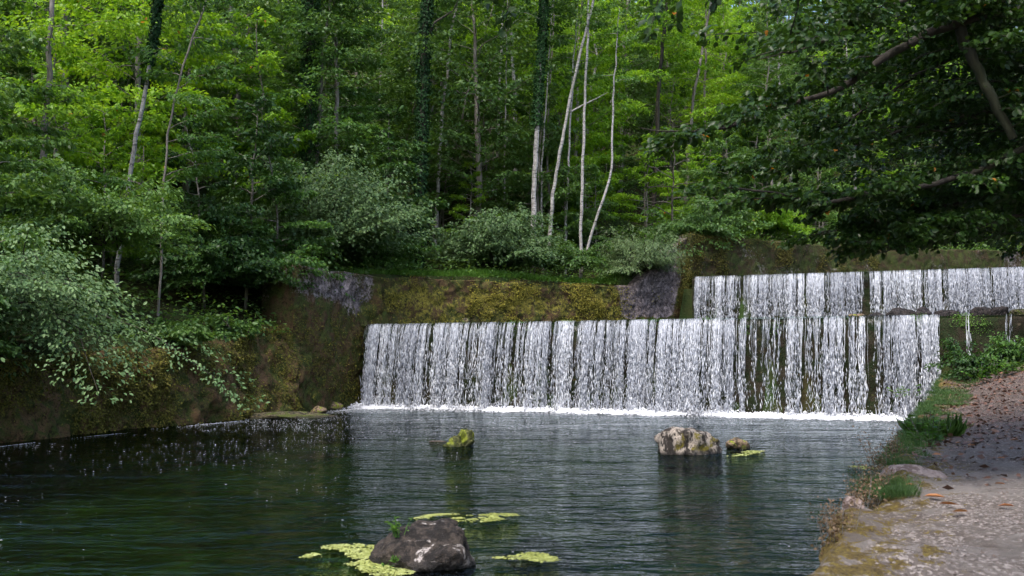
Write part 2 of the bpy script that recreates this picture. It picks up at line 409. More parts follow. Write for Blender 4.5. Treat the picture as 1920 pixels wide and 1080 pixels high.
def simple(name, col, rough=.5, spec=.3, trans=0):
    m = newmat(name); g = N(m); b = g.bsdf(col, rough, spec=spec)
    if trans:
        t = g.n('ShaderNodeBsdfTranslucent'); t.inputs[0].default_value = (*col, 1)
        mx = g.n('ShaderNodeMixShader'); mx.inputs[0].default_value = trans; g.l(b, mx.inputs[1]); g.l(t.outputs[0], mx.inputs[2]); b = mx.outputs[0]
    g.out(b); return m
def fall_mat():
    m = newmat('falling_water'); g = N(m)
    rnd = g.n('ShaderNodeAttribute', attribute_name='rnd').outputs['Fac']
    col = g.ramp(rnd, [(0, (.20, .215, .25)), (.45, (.46, .48, .54)), (.8, (.80, .82, .87)), (1, (.93, .94, .96))])  # grey to white per strand and bead: specular sparkle painted into the colour
    b = g.bsdf(col, .25, spec=.5); t = g.n('ShaderNodeBsdfTranslucent'); g.l(col, t.inputs[0])
    mx = g.n('ShaderNodeMixShader'); mx.inputs[0].default_value = .2; g.l(b, mx.inputs[1]); g.l(t.outputs[0], mx.inputs[2]); g.out(mx.outputs[0]); return m
M_fall = fall_mat()
M_foam = simple('foam', (.80, .81, .84), .5, .4)
def film_mat():
    m = newmat('water_film'); g = N(m); p = g.pos()
    n = g.noise(g.mapv(p, (14, 6, 2.5), (0, 0, R(-23))), 1.0, 4, .6, .4)
    gl = g.n('ShaderNodeBsdfGlossy'); gl.inputs['Roughness'].default_value = .3; g.l(g.bump(n, 1.0, .03), gl.inputs['Normal'])
    tr = g.n('ShaderNodeBsdfTransparent'); tr.inputs[0].default_value = (.75, .82, .78, 1)
    mx = g.n('ShaderNodeMixShader'); g.l(g.ramp(n, [(.5, .0), (.75, .07)]), mx.inputs[0]); g.l(tr.outputs[0], mx.inputs[1]); g.l(gl.outputs[0], mx.inputs[2])
    g.out(mx.outputs[0]); return m
M_film = film_mat()
M_algae = leaf_mat('floating_algae', (.16, .19, .03), (.32, .35, .09), (.52, .56, .24), .1, rough=.6, spec=.3, patch=3.0)

# ------------------------------------------------------------------ plan of the place
LB = np.array([(-19.0, -8), (-10.4, 20.4), (-6.5, 33.2), (-5.5, 36.6), (5.3, 44.6), (8.5, 47.2), (17, 53), (32, 60), (62, 68), (100, 80)])
LBZ = np.array([1.6, 1.9, 2.6, 4.85, 5.0, 7.5, 7.7, 8, 9, 10.0])
RB = np.array([(-4.4, -8), (1.52, 5.57), (3.55, 10), (8.0, 20), (10.9, 26), (12.4, 29.1), (20, 25.8), (26, 30), (42, 45), (75, 58), (110, 66)])
W1 = (np.array([-5.35, 36.75]), np.array([20.5, 25.45]))   # lower weir crest, z=3
W2 = (np.array([8.35, 46.3]), np.array([30.0, 37.9]))      # upper weir crest, z=5.54
POOLP = np.vstack([LB[:4], W1[1][None], RB[5::-1]])

def poly_dist(P, pl, vals=None):
    best = np.full(len(P), 1e9); val = np.zeros(len(P))
    for k in range(len(pl) - 1):
        a, b = pl[k], pl[k + 1]; ab = b - a
        t = np.clip(((P - a) @ ab) / (ab @ ab), 0, 1); q = a + t[:, None] * ab
        d = np.linalg.norm(P - q, axis=1); m = d < best
        best[m] = d[m]
        if vals is not None: val[m] = (vals[k] + (vals[k + 1] - vals[k]) * t)[m]
    return best, val
def inside(P, poly):
    r = np.zeros(len(P), bool); n = len(poly)
    for i in range(n):
        a, b = poly[i], poly[(i + 1) % n]
        c = ((a[1] > P[:, 1]) != (b[1] > P[:, 1])) & (P[:, 0] < (b[0] - a[0]) * (P[:, 1] - a[1]) / (b[1] - a[1] + 1e-12) + a[0])
        r ^= c
    return r
def side(P, W):
    a, b = W; return (b[0] - a[0]) * (P[:, 1] - a[1]) - (b[1] - a[1]) * (P[:, 0] - a[0])   # >0 behind
def edge_x(y): return np.interp(y, RB[:6, 1], RB[:6, 0])
def right_z(x, y, d):
    base = np.interp(y, [-10, 5, 18, 22, 26, 29.5, 33, 40, 46, 60, 90], [.45, .5, .52, .7, 1.0, 1.35, 3.3, 4.6, 6.3, 9, 20])
    s = np.interp(y, [12, 18, 24, 27, 30], [.0, .16, .34, .42, .5])
    return base + np.maximum(0, d - .8) * s + np.maximum(0, d - 5.5) * .35
def H(P):
    P = np.atleast_2d(np.asarray(P, float))[:, :2]
    dl, zl = poly_dist(P, LB, LBZ); dr, _ = poly_dist(P, RB)
    river = inside(P, np.vstack([LB, RB[::-1]]))
    nz = fbm(P, .12, 5, 3) * 1.2 + fbm(P, .5, 9, 3) * .25
    hill = zl + np.interp(dl, [0, 3, 8, 25, 60, 120, 200], [.0, .35, 1.8, 9.5, 28, 58, 85]) + nz * np.clip((dl - .8) / 5, 0, 1)
    rt = right_z(P[:, 0], P[:, 1], dr) + nz * .3 * np.clip((dr - 4) / 4, 0, 1)
    z = np.where(dl < dr, hill, rt)
    bed = np.where(side(P, W2) > 0, 5.0, np.where(side(P, W1) > 0, 2.3, -1.1 + .25 * fbm(P, .5, 3, 3) + .7 * np.clip(1 - dr / 2.5, 0, 1) * 0))
    return np.where(river, bed, z)
def Hz(x, y): return float(H([(x, y)])[0])

# ground sheet
xs = np.arange(-75, 125, .5); ys = np.arange(-12, 175, .5)
gx, gy = np.meshgrid(xs, ys, indexing='ij'); P2 = np.c_[gx.ravel(), gy.ravel()]
z = H(P2)
dr, _ = poly_dist(P2, RB[:7]); riv = inside(P2, np.vstack([LB, RB[::-1]]))
pathzone = (~riv) & (dr < 8) & (P2[:, 1] < 31) & (P2[:, 0] > -5)
z = np.where(pathzone, z - .35, z)
# keep the sheet's steps under the walls: lower the first cells behind each bank
dl, _ = poly_dist(P2, LB); dra, _ = poly_dist(P2, RB)
bedz = np.where(side(P2, W2) > 0, 5.0, np.where(side(P2, W1) > 0, 2.3, -1.2))
bedz = np.where((P2[:, 0] < 8.9) & (bedz > 4), 2.3, bedz); bedz = np.where((P2[:, 0] < -4.6) & (bedz > 0), -1.2, bedz)
z = np.where((~riv) & (dl < .74), bedz, z)
z = np.where((~riv) & (dra < .74) & (P2[:, 1] < 29.6) & (P2[:, 0] < 12.6), bedz, z)
fa = grid_faces(len(xs), len(ys))
rf = riv[fa].all(axis=1) & (z[fa].max(axis=1) < 0)
me = mesh_data('ground', np.c_[P2, z], fa, smooth=True); me.materials.append(M_ground); me.materials.append(M_bed)
me.polygons.foreach_set('material_index', rf.astype(np.int32))
tag(link('ground', me, None), kind='structure')

# pool water
PV = np.array([(-24, -11, 0), (14.6, -11, 0), (14.6, 27.8, 0), (-5.6, 37.2, 0), (-24, 37.2, 0)])
tag(link('pool_water', mesh_data('pool_water', PV, np.array([[0, 1, 2, 3, 4]])), M_water), kind='structure')
o3 = [(*W1[0], 2.96), (*W1[1], 2.96), (27, 32.5, 2.96), (*(W2[1] + [0, .3]), 2.96), (*(W2[0] + [-.3, .3]), 2.96), (5.2, 44.9, 2.96), (-5.7, 37.0, 2.96)]
tag(link('middle_water', mesh_data('middle_water', np.array(o3), np.array([list(range(7))])), M_water), kind='structure')
o4 = [(*W2[0], 5.50), (*W2[1], 5.50), (42, 45.5, 5.5), (75, 58.5, 5.5), (62, 67.5, 5.5), (32, 60.3, 5.5), (17, 53.3, 5.5), (8.3, 47.4, 5.5)]
tag(link('upper_water', mesh_data('upper_water', np.array(o4), np.array([list(range(8))])), M_water), kind='structure')

# ------------------------------------------------------------------ walls
def resample(pl, vals, step):
    pl = np.asarray(pl, float); seg = np.linalg.norm(np.diff(pl, axis=0), axis=1); s = np.r_[0, np.cumsum(seg)]
    n = max(2, int(s[-1] / step) + 1); t = np.linspace(0, s[-1], n)
    return np.c_[np.interp(t, s, pl[:, 0]), np.interp(t, s, pl[:, 1])], [np.interp(t, s, v) for v in vals], t
def wall_mesh(name, pl, zt, zb, thick=.9, step=.12, batter=.08, amp=.08, nseed=0, outward=1, amp2=.03, topamp=.08, ragged=.0, endcaps=True):
    p, (zt, zb), s = resample(pl, [zt, zb], step)
    if ragged: zt = zt + ragged * fbm(np.c_[s, s * 0], .9, nseed, 4)
    T = np.gradient(p, axis=0); T /= np.linalg.norm(T, axis=1)[:, None]
    Nn = np.c_[T[:, 1], -T[:, 0]] * outward
    nv = int((zt - zb).max() / step) + 2; nw = max(4, int(thick / .15))
    rows = []
    for v in np.linspace(0, 1, nv):
        zz = zb + (zt - zb) * v; rows.append((p - Nn * ((zz - zb) * batter)[:, None], zz, 1.0))
    for wq in np.linspace(0, 1, nw + 1)[1:]:
        rows.append((p - Nn * ((zt - zb) * batter + thick * wq)[:, None], zt + .0 * wq, 0.0))
    rows.append((rows[-1][0], zb, 0.0))
    V = np.stack([np.c_[r[0], r[1]] for r in rows], 1)
    fw = np.array([r[2] for r in rows]); fl = V.reshape(-1, 3)
    n1 = fbm(fl, .7, nseed + 1, 4).reshape(V.shape[:2]); n2 = fbm(fl, 5, nseed + 2, 3).reshape(V.shape[:2])
    fade = 1.0
    V[..., :2] += Nn[:, None, :] * ((n1 * amp + n2 * amp2) * fw[None, :])[..., None]
    V[:, nv:-1, 2] += (n1 * topamp + n2 * .03)[:, nv:-1]
    V[:, nv - 1, 2] += -.03 + n2[:, nv - 1] * .03
    fa = grid_faces(V.shape[0], V.shape[1])
    if outward < 0: fa = fa[:, ::-1]
    fs = [fa]
    if endcaps:
        k = V.shape[1]; fs_n = [np.array([list(range(k))])[:, ::1], np.array([list(range((V.shape[0] - 1) * k, V.shape[0] * k))])[:, ::-1]]
        return mesh_data(name, V.reshape(-1, 3), [fa] + fs_n, smooth=True)
    return mesh_data(name, V.reshape(-1, 3), fs, smooth=True)

# left pool bank: mossy rough face
pl = [(-19, -8), (-14.4, 7), (-10.4, 20.4), (-8.5, 26.8), (-7.3, 30.6), (-6.75, 32.5), (-6.6, 33.0)]
tag(link('bank_wall', wall_mesh('bank_wall', pl, [1.5, 1.6, 1.75, 2.0, 2.45, 2.9, 3.0], [-1.3] * 7, 1.6, .10, .16, .30, 11, 1, .13, .25, .12), M_bank),
    'brown and dark green moss covered bank wall along the left of the pool', 'wall')
# retaining wall: tall stone corner left of the lower fall, long mossy run, ramp up to the upper fall
pl = [(-7.05, 33.0), (-6.3, 34.4), (-5.75, 36.1), (-5.2, 37.4), (-2.6, 39.3), (1.5, 42.1), (4.9, 44.5), (5.6, 45.0), (6.6, 45.7), (7.6, 46.4), (8.5, 47.1)]
me = wall_mesh('retaining_wall', pl, [4.85, 4.9, 4.9, 4.9, 4.9, 4.9, 4.95, 5.0, 5.9, 6.9, 7.6], [-1.3, -1.3, -1.3, -1.3, .5, 2, 2, 2, 2, 2, 2], 1.3, .09, .045, .13, 31, 1, .07, .09, .07)
vc = np.empty(len(me.vertices) * 3, np.float32); me.vertices.foreach_get('co', vc); vc = vc.reshape(-1, 3); X, Y_, Z_ = vc.T
wz = vnoise(vc, .9, 77) * .6
st = np.clip(1 - (X + 5.6 + wz) / .8, 0, .66) * np.clip((Z_ - 3.2 - wz) / .7, 0, 1)
st = np.maximum(st, np.clip((Z_ - 4.45 - wz * .4) / .35, 0, 1) * np.clip((1.0 - X) / 5, 0, .5))
st = np.maximum(st, np.clip((X - 4.3 - wz) / .5, 0, 1) * np.clip((Z_ - 3.3 - wz * .5) / .4, 0, 1) * np.clip((8.0 - X - (Z_ - 5) * -.25) / .4, 0, 1))
yl = np.clip((X + 6.0) / 1.6, 0, 1) * np.clip((5.4 - X) / 1.5, 0.25, 1) * (.45 + .75 * np.exp(-((Z_ - 4.1) / .7) ** 2))
for nm_, a_ in (('stone', st), ('yellow', yl)):
    at_ = me.attributes.new(nm_, 'FLOAT', 'POINT'); at_.data.foreach_set('value', a_.astype(np.float32))
tag(link('retaining_wall', me, M_wall), 'long retaining wall with yellow moss, grey stone corner at its left end and bare ramp at its right', 'wall')
pl = [(8.5, 47.1), (17, 53), (32, 60), (62, 68)]
tag(link('upper_wall', wall_mesh('upper_wall', pl, [7.65, 7.8, 8.2, 9], [4.5] * 4, 1.2, .12, .05, .10, 43, 1, .05, .08, .05), M_upper),
    'dark mossy wall with bare grey patch above the crest of the upper fall', 'wall')

# weirs: rounded crest, face slightly battered, stepped cut stone under the water
def weir_mesh(name, W, ztop, zbot, seed, nu_step=.1):
    a, b = W; L = np.linalg.norm(b - a); T = (b - a) / L; out = np.array([T[1], -T[0]])
    if out[1] > 0: out = -out
    n = int(L / nu_step); u = np.linspace(0, L, n)
    prof = [(-.9, -.12)] + [(-.55 + .12 * k, -.02 - .0 * k) for k in range(4)] + [(-.06, -.03), (.02, -.10), (.06, -.2)]
    zz = np.linspace(.3, ztop - zbot, 26); prof += [(.08 + .03 * (q - .3), -q) for q in zz]
    prof = np.array(prof)
    V = np.zeros((n, len(prof), 3))
    V[..., 0] = a[0] + T[0] * u[:, None] + out[0] * prof[None, :, 0]; V[..., 1] = a[1] + T[1] * u[:, None] + out[1] * prof[None, :, 0]; V[..., 2] = ztop + prof[None, :, 1]
    f = V.reshape(-1, 3); n1 = fbm(f, .9, seed, 4).reshape(V.shape[:2]); n2 = fbm(f, 5, seed + 3, 3).reshape(V.shape[:2])
    k = np.clip((-prof[:, 1] - .05) / .3, 0, 1)[None, :]
    dsp = (n1 * .14 + n2 * .05) * k - .03
    V[..., 0] += out[0] * dsp; V[..., 1] += out[1] * dsp; V[:, :9, 2] += n2[:, :9] * .015
    return mesh_data(name, V.reshape(-1, 3), grid_faces(n, len(prof)), smooth=True)
tag(link('lower_weir', weir_mesh('lower_weir', W1, 3.0, -1.2, 51), M_dam), 'wet brown and green stone weir face behind the lower fall', 'weir')
tag(link('upper_weir', weir_mesh('upper_weir', W2, 5.54, 2.2, 61), M_dam), 'wet dark stone weir face behind the upper fall', 'weir')

# ---- moss cushions growing on the walls
LM['moss_yellow'] = leaf_mat('yellow_moss', (.050, .048, .012), (.150, .135, .025), (.34, .30, .05), .15, rough=.8, spec=.1, patch=1.6)
LM['moss_dark'] = leaf_mat('dark_moss', (.040, .036, .012), (.100, .092, .024), (.20, .185, .036), .15, rough=.8, spec=.1, patch=1.6)
def moss(name, me, n, mat, label, seed, mask, size=(.03, .08), hang=.6):
    rg = np.random.default_rng(seed); vc = np.empty(len(me.vertices) * 3, np.float32); me.vertices.foreach_get('co', vc); vc = vc.reshape(-1, 3).astype(float)
    vn = np.empty(len(me.vertices) * 3, np.float32); me.vertices.foreach_get('normal', vn); vn = vn.reshape(-1, 3).astype(float)
    wt = mask(vc); wt = np.clip(wt, 0, None) ** 1.5; wt /= wt.sum(); k = rg.choice(len(vc), n, p=wt)
    nn = vn[k]; nn = np.where((nn[:, 1] > .3)[:, None] & (nn[:, 2] < .5)[:, None], -nn, nn)
    c = vc[k] + rg.normal(0, .045, (n, 3)) + nn * .01; Lm = Leaves()
    Lm.add(c, nn * .5 - UP * hang + rg.normal(0, .5, (n, 3)), nn + UP * .5 + rg.normal(0, .5, (n, 3)), rg.uniform(*size, n), .7, rng=rg)
    tag(link(name, Lm.mesh(name, 4), LM[mat]), label, 'moss', kind='stuff')
WALL = bpy.data.objects['retaining_wall'].data; BANK = bpy.data.objects['bank_wall'].data
moss('yellow_moss', WALL, 26000, 'moss_yellow', 'yellow moss cushions hanging on the retaining wall above the lower fall', 5,
     lambda v: (np.clip(.25 + fbm(v, 1.3, 91, 4) * .9, 0, 1) * np.clip((v[:, 0] + 6.5) / 2, .0, 1) * np.clip((5.6 - v[:, 0]) / 1.5, .1, 1) * np.clip((5.6 - v[:, 2]) * 2, 0, 1)))
moss('green_moss', WALL, 20000, 'moss_dark', 'dark green and brown moss on the stone corner beside the lower fall and the wall foot', 6,
     lambda v: np.clip(.35 + fbm(v, 1.1, 93, 4), 0, 1) * np.maximum(np.clip((3.9 - v[:, 2]) / .8, .08, 1), (v[:, 0] > 7.7) * 2.5) * (v[:, 2] > -.05))
moss('bank_moss', BANK, 62000, 'moss_dark', 'brown and green moss hanging over the left bank wall', 7,
     lambda v: np.clip(.55 + fbm(v, .9, 95, 4), 0, 1) * (v[:, 2] > -.02) * (v[:, 1] > 14), (.03, .075))

WEIR = bpy.data.objects['lower_weir'].data
moss('upper_moss', bpy.data.objects['upper_wall'].data, 16000, 'moss_dark', 'dark green and ochre moss on the wall above the upper fall', 10,
     lambda v: np.clip(.2 + fbm(v, 1.0, 99, 4), 0, 1) * (v[:, 0] < 20) * (v[:, 1] < 58) * (v[:, 2] > 5.4))
moss('crest_moss', WEIR, 5200, 'grass', 'small green moss clumps on the crest of the lower fall where the water parts', 8,
     lambda v: np.clip(fbm(v * np.array([1, 1, .3]), 1.6, 97, 3) - .45, 0, 1) * np.clip((v[:, 2] - 2.35) / .3, 0, 1) * (v[:, 2] < 2.98), (.02, .05))
moss('upper_crest_moss', bpy.data.objects['upper_weir'].data, 2600, 'moss_dark', 'dark moss clumps on the crest of the upper fall', 9,
     lambda v: np.clip(fbm(v * np.array([1, 1, .3]), 1.6, 98, 3) - .45, 0, 1) * np.clip((v[:, 2] - 4.9) / .3, 0, 1) * (v[:, 2] < 5.5), (.02, .05))

# ------------------------------------------------------------------ falling water
def px_on(W, px):
    """distance along crest line W of the sight line through column px"""
    a, b = W; k = (px - 960) / F / math.cos(PITCH) * 1.0
    # x = k*y approx (crest close to horizon)
    T = b - a; t = (k * a[1] - a[0]) / (T[0] - k * T[1]); return t * np.linalg.norm(T)
def fall(name, W, dens, ztop, zbot, nstrand, nblob, seed, vel=.75):
    rng = np.random.default_rng(seed); a, b = W; L = np.linalg.norm(b - a); T = (b - a) / L; out = np.array([T[1], -T[0]])
    if out[1] > 0: out = -out
    up_ = np.array([px_on(W, q[0]) for q in dens]); dv = np.array([q[1] for q in dens])
    grid = np.linspace(up_[0], up_[-1], 4000); de = np.interp(grid, up_, dv)
    fine = .9 + .45 * vnoise(np.c_[grid * 4, grid * 0], 1, seed) + .9 * vnoise(np.c_[grid * 14, grid * 0], 1, seed + 5) + .5 * vnoise(np.c_[grid * 40, grid * 0], 1, seed + 6)
    de = de ** 1.6 * np.clip(fine, .05, 3) ** 1.3; cdf = np.cumsum(de); cdf /= cdf[-1]
    Hh = ztop - zbot; g_ = 9.8
    # strands: each with own launch speed and meander
    su = np.interp(rng.random(nstrand), cdf, grid); sv = vel * (1 + .25 * vnoise(np.c_[su * 1.7, su * 0], 1, seed + 7)) + rng.normal(0, .07, nstrand)
    sw = rng.uniform(.35, 1.3, nstrand); slen = np.clip(rng.normal(.45, .25, nstrand), .12, 1.0)
    def place(u, drop, v, off):
        t = np.sqrt(np.maximum(drop, 0) * 2 / g_); o_ = .06 + v * t
        return np.stack([a[0] + T[0] * u + out[0] * (o_ + off), a[1] + T[1] * u + out[1] * (o_ + off), ztop + .015 - drop], -1)
    Vs = []; Fs = []; cnt = 0
    # (1) unbroken threads in the upper part
    m = 14; dr_ = (np.linspace(0, 1, m) ** 1.5)[None, :] * (slen[:, None] * Hh)
    uu = su[:, None] + np.cumsum(rng.normal(0, .006, (nstrand, m)), 1)
    back = np.zeros((nstrand, m)); back[:, 0] = -.10
    wv = (.0052 * sw)[:, None] * np.clip(1.4 - np.linspace(0, 1, m) ** 2 * 1.3, .15, 1)[None, :] * rng.uniform(.5, 1.35, (nstrand, m)) * np.clip(.22 + dr_ / .35, 0, 1)
    Cn = place(uu, dr_, sv[:, None], back + rng.normal(0, .01, (nstrand, m)))
    T3 = np.array([T[0], T[1], 0]); O3 = np.array([out[0], out[1], 0])
    S = np.stack([Cn - T3 * wv[..., None], Cn + O3 * wv[..., None] * .9, Cn + T3 * wv[..., None]], 2)  # three-edged ribbon
    Vs.append(S.reshape(-1, 3))
    i = np.arange(nstrand)[:, None, None] * (m * 3) + np.arange(m - 1)[None, :, None] * 3 + np.arange(2)[None, None, :]
    i = i.ravel(); Fs.append(np.c_[i, i + 3, i + 4, i + 1]); cnt += nstrand * m * 3
    # (2) broken beads lower down
    k = rng.integers(0, int(nstrand * .62), nblob); fr = rng.random(nblob) ** .85
    drop = .10 + fr * (Hh - .10)
    u = su[k] + rng.normal(0, 1, nblob) * (.008 + .030 * fr ** 1.5) + .04 * np.sin(drop * 4 + k)
    c = place(u, drop, sv[k] + rng.normal(0, .05, nblob), rng.normal(0, .02 + .05 * fr, nblob))
    hl = np.minimum(np.clip(rng.lognormal(math.log(.062), .7, nblob), .012, .32) * (1 - .35 * fr), drop + .01); hw = np.clip(hl * rng.uniform(.05, .20, nblob), .0025, .011) * (.75 + .5 * fr)
    sl_ = rng.normal(0, .15, nblob) * fr
    ax = np.stack([T[0] * sl_, T[1] * sl_, -np.ones(nblob)], -1)
    top = c - ax * hl[:, None]; bot = c + ax * hl[:, None] * .8
    mid = c + T3 * rng.normal(0, .3, nblob)[:, None] * hw[:, None]
    V = np.stack([top, mid - T3 * hw[:, None], mid + O3 * hw[:, None], mid + T3 * hw[:, None], mid - O3 * hw[:, None], bot], 1).reshape(-1, 3)
    q = np.arange(nblob)[:, None] * 6 + cnt
    Fb = np.concatenate([q + np.array([[0, 1 + j, 1 + (j + 1) % 4]]) for j in range(4)] + [q + np.array([[5, 1 + (j + 1) % 4, 1 + j]]) for j in range(4)])
    Vs.append(V)
    cl = lambda uu_: .5 * vnoise(np.c_[uu_ * 1.1, uu_ * 0], 1, seed + 31) + .35 * vnoise(np.c_[uu_ * 6, uu_ * 0], 1, seed + 32)
    r1 = np.clip(.50 + .35 * cl(su) + rng.normal(0, .14, nstrand), 0, 1); r2 = np.clip(.48 + .35 * cl(u) + rng.normal(0, .27, nblob), 0, 1)
    o = link(name, mesh_data(name, np.concatenate(Vs), [np.concatenate(Fs), Fb], np.r_[np.repeat(r1, (m - 1) * 2), np.tile(r2, 8)], smooth=True), M_fall)
    return o, (T3, O3, grid, cdf)
D1 = [(688, .35), (697, .8), (740, .7), (790, .75), (800, 1), (855, 1), (868, .4), (885, .7), (905, .35), (925, .85), (940, .4), (958, .75), (972, .4), (985, .75), (993, .3), (1005, .9), (1020, .85), (1080, .95), (1086, .12), (1095, .85), (1170, .75), (1190, 1.1), (1240, 1.15), (1300, 1.05), (1340, .9), (1375, .7), (1385, .3), (1395, .95), (1403, .25), (1420, .3), (1430, .3), (1440, .5), (1455, .3), (1480, .9), (1500, .45), (1520, .4), (1545, .95), (1565, .9), (1600, .8), (1615, .5), (1630, .22), (1650, .25), (1660, .7), (1690, 1.05), (1715, 1), (1750, .95), (1758, .9), (1761, .0), (1808, .0), (1812, .3), (1824, .25), (1828, 0), (1880, 0), (1883, .3), (1893, .3), (1897, 0), (1915, .0), (1920, .3), (1926, 0)]
D2 = [(1303, .2), (1308, .8), (1340, .55), (1352, .9), (1372, .8), (1392, .22), (1400, .3), (1408, .9), (1440, .8), (1500, .95), (1600, .9), (1615, .4), (1650, .85), (1740, .9), (1745, .6), (1780, .95), (1850, .85), (1925, .95), (2100, .9)]
W1f = W1
f1, info1 = fall('lower_waterfall', W1f, D1, 3.0, 0.0, 2000, 64000, 101)
tag(f1, 'wide white lower waterfall dropping into the dark pool', 'waterfall')
f2, info2 = fall('upper_waterfall', W2, D2, 5.54, 2.95, 2000, 43000, 102)
tag(f2, 'narrower white upper waterfall behind and above the lower one', 'waterfall')

# thin film over each crest
def film(name, W, ztop, u0, u1, seed):
    a, b = W; L = np.linalg.norm(b - a); T = (b - a) / L; out = np.array([T[1], -T[0]])
    if out[1] > 0: out = -out
    n = int((u1 - u0) / .06); u = np.linspace(u0, u1, n)
    prof = np.array([(-1.2, 0), (-.5, 0.0), (-.2, .012), (-.02, .0), (.07, -.05), (.13, -.14), (.18, -.26), (.22, -.42)])
    V = np.zeros((n, 8, 3)); V[..., 0] = a[0] + T[0] * u[:, None] + out[0] * prof[None, :, 0]; V[..., 1] = a[1] + T[1] * u[:, None] + out[1] * prof[None, :, 0]; V[..., 2] = ztop + .01 + prof[None, :, 1]
    n2 = vnoise(np.c_[V[..., 0].ravel() * 6, V[..., 1].ravel() * 6, V[..., 2].ravel()], 1, seed).reshape(n, 8)
    V[:, 2:, 2] += n2[:, 2:] * .02; V[:, 7, 2] += n2[:, 0] * .12
    V[..., 0] += out[0] * n2 * .02; V[..., 1] += out[1] * n2 * .02
    return link(name, mesh_data(name, V.reshape(-1, 3), grid_faces(n, 8), smooth=True), M_film)
tag(film('lower_crest_water', W1, 3.0, 0.1, px_on(W1, 1761), 71), kind='structure')
tag(film('upper_crest_water', W2, 5.54, 0.1, 22, 72), kind='structure')

# foam at the foot of the lower fall and bubbles on the pool
rng = np.random.default_rng(7)
T3, O3, grid, cdf = info1
def blobs(c, r, flat=.6, rng=rng):
    n = len(c); base = np.array([(1, 0, 0), (.5, .87, 0), (-.5, .87, 0), (-1, 0, 0), (-.5, -.87, 0), (.5, -.87, 0), (.0, 0, 1)], float)
    ang = rng.uniform(0, 6.28, n); ca, sa = np.cos(ang), np.sin(ang)
    B = base[None] * r[:, None, None] * np.array([1, 1, flat]) * rng.uniform(.7, 1.3, (n, 7, 1))
    X = B[..., 0] * ca[:, None] - B[..., 1] * sa[:, None]; Y = B[..., 0] * sa[:, None] + B[..., 1] * ca[:, None]
    V = np.stack([X, Y, B[..., 2]], -1) + c[:, None, :]
    k = np.arange(n)[:, None] * 7
    Fb = np.concatenate([k + np.array([[j, (j + 1) % 6, 6]]) for j in range(6)])
    return V.reshape(-1, 3), Fb
n = 20000
u = rng.uniform(px_on(W1, 680), px_on(W1, 1768), n)
bandw = .30 + .40 * vnoise(np.c_[u * .8, u * 0], 1, 4) + .25 * vnoise(np.c_[u * 3, u * 0], 1, 5) + .35 * np.interp(u, [0, 8, 19], [0, .4, .8])
off = .35 + np.abs(rng.normal(0, 1, n)) * bandw
tail = rng.random(n) < .16; off = np.where(tail, .6 + rng.exponential(.8, n), off)
c = np.c_[W1[0][0] + T3[0] * u + O3[0] * off, W1[0][1] + T3[1] * u + O3[1] * off, np.abs(rng.normal(0, .035, n)) * np.exp(-((off - .6) / .5) ** 2) * 1.5 + .004]
r_ = rng.uniform(.012, .06, n) * np.exp(-np.clip(off - .9, 0, 9) * .9) * np.where(tail, .55, 1)
V, Fb = blobs(c, r_, .7)
# splash droplets
n2 = 9000; u2 = np.interp(rng.random(n2), cdf, grid); h2 = rng.exponential(.10, n2); o2 = .45 + rng.normal(0, .22, n2)
c2 = np.c_[W1[0][0] + T3[0] * u2 + O3[0] * o2, W1[0][1] + T3[1] * u2 + O3[1] * o2, h2]
V2, F2 = blobs(c2, rng.uniform(.006, .016, n2), 1.4)
tag(link('foam', mesh_data('foam', np.vstack([V, V2]), np.vstack([Fb, F2 + len(V)])), M_foam), 'band of white foam along the foot of the lower fall', 'foam', kind='stuff')
# scattered bubbles
n = 42000; q = np.c_[rng.uniform(-13, 12, n), 38 - rng.gamma(1.6, 5.2, n)]
ok = inside(q, POOLP) & (side(q, W1) < -.8)
dens = np.clip(.45 + .9 * fbm(q, .35, 8, 3), .03, 1); ok &= rng.random(n) < dens
q = q[ok]; n = len(q)
V, Fb = blobs(np.c_[q, np.full(n, .003)], np.minimum(rng.lognormal(math.log(.0075), .45, n), .017) * np.interp(q[:, 1], [5, 15, 30], [.5, .85, 1.35]), .12)
# scum line along the left bank
m = 2600; t = rng.random(m); yy = 16 + 20 * t; xb = np.interp(yy, LB[:4, 1], LB[:4, 0]) + .42 + .12 * vnoise(np.c_[yy * .8, yy * 0], 1, 2) + np.abs(rng.normal(0, .05, m)) + (rng.random(m) < .12) * rng.exponential(.6, m)
V2, F2 = blobs(np.c_[xb, yy, np.full(m, .004)], rng.uniform(.008, .028, m), .06)
kp = vnoise(np.c_[yy * .7, yy * 0], 1, 41) + rng.normal(0, .25, m) > -.05; m = int(kp.sum()); V2, F2 = blobs(np.c_[xb, yy, np.full(len(yy), .004)][kp], rng.uniform(.008, .024, m), .06)
tag(link('bubbles', mesh_data('bubbles', np.vstack([V, V2]), np.vstack([Fb, F2 + len(V)])), M_foam), 'tiny white foam bubbles scattered over the dark pool', 'bubbles', kind='stuff')

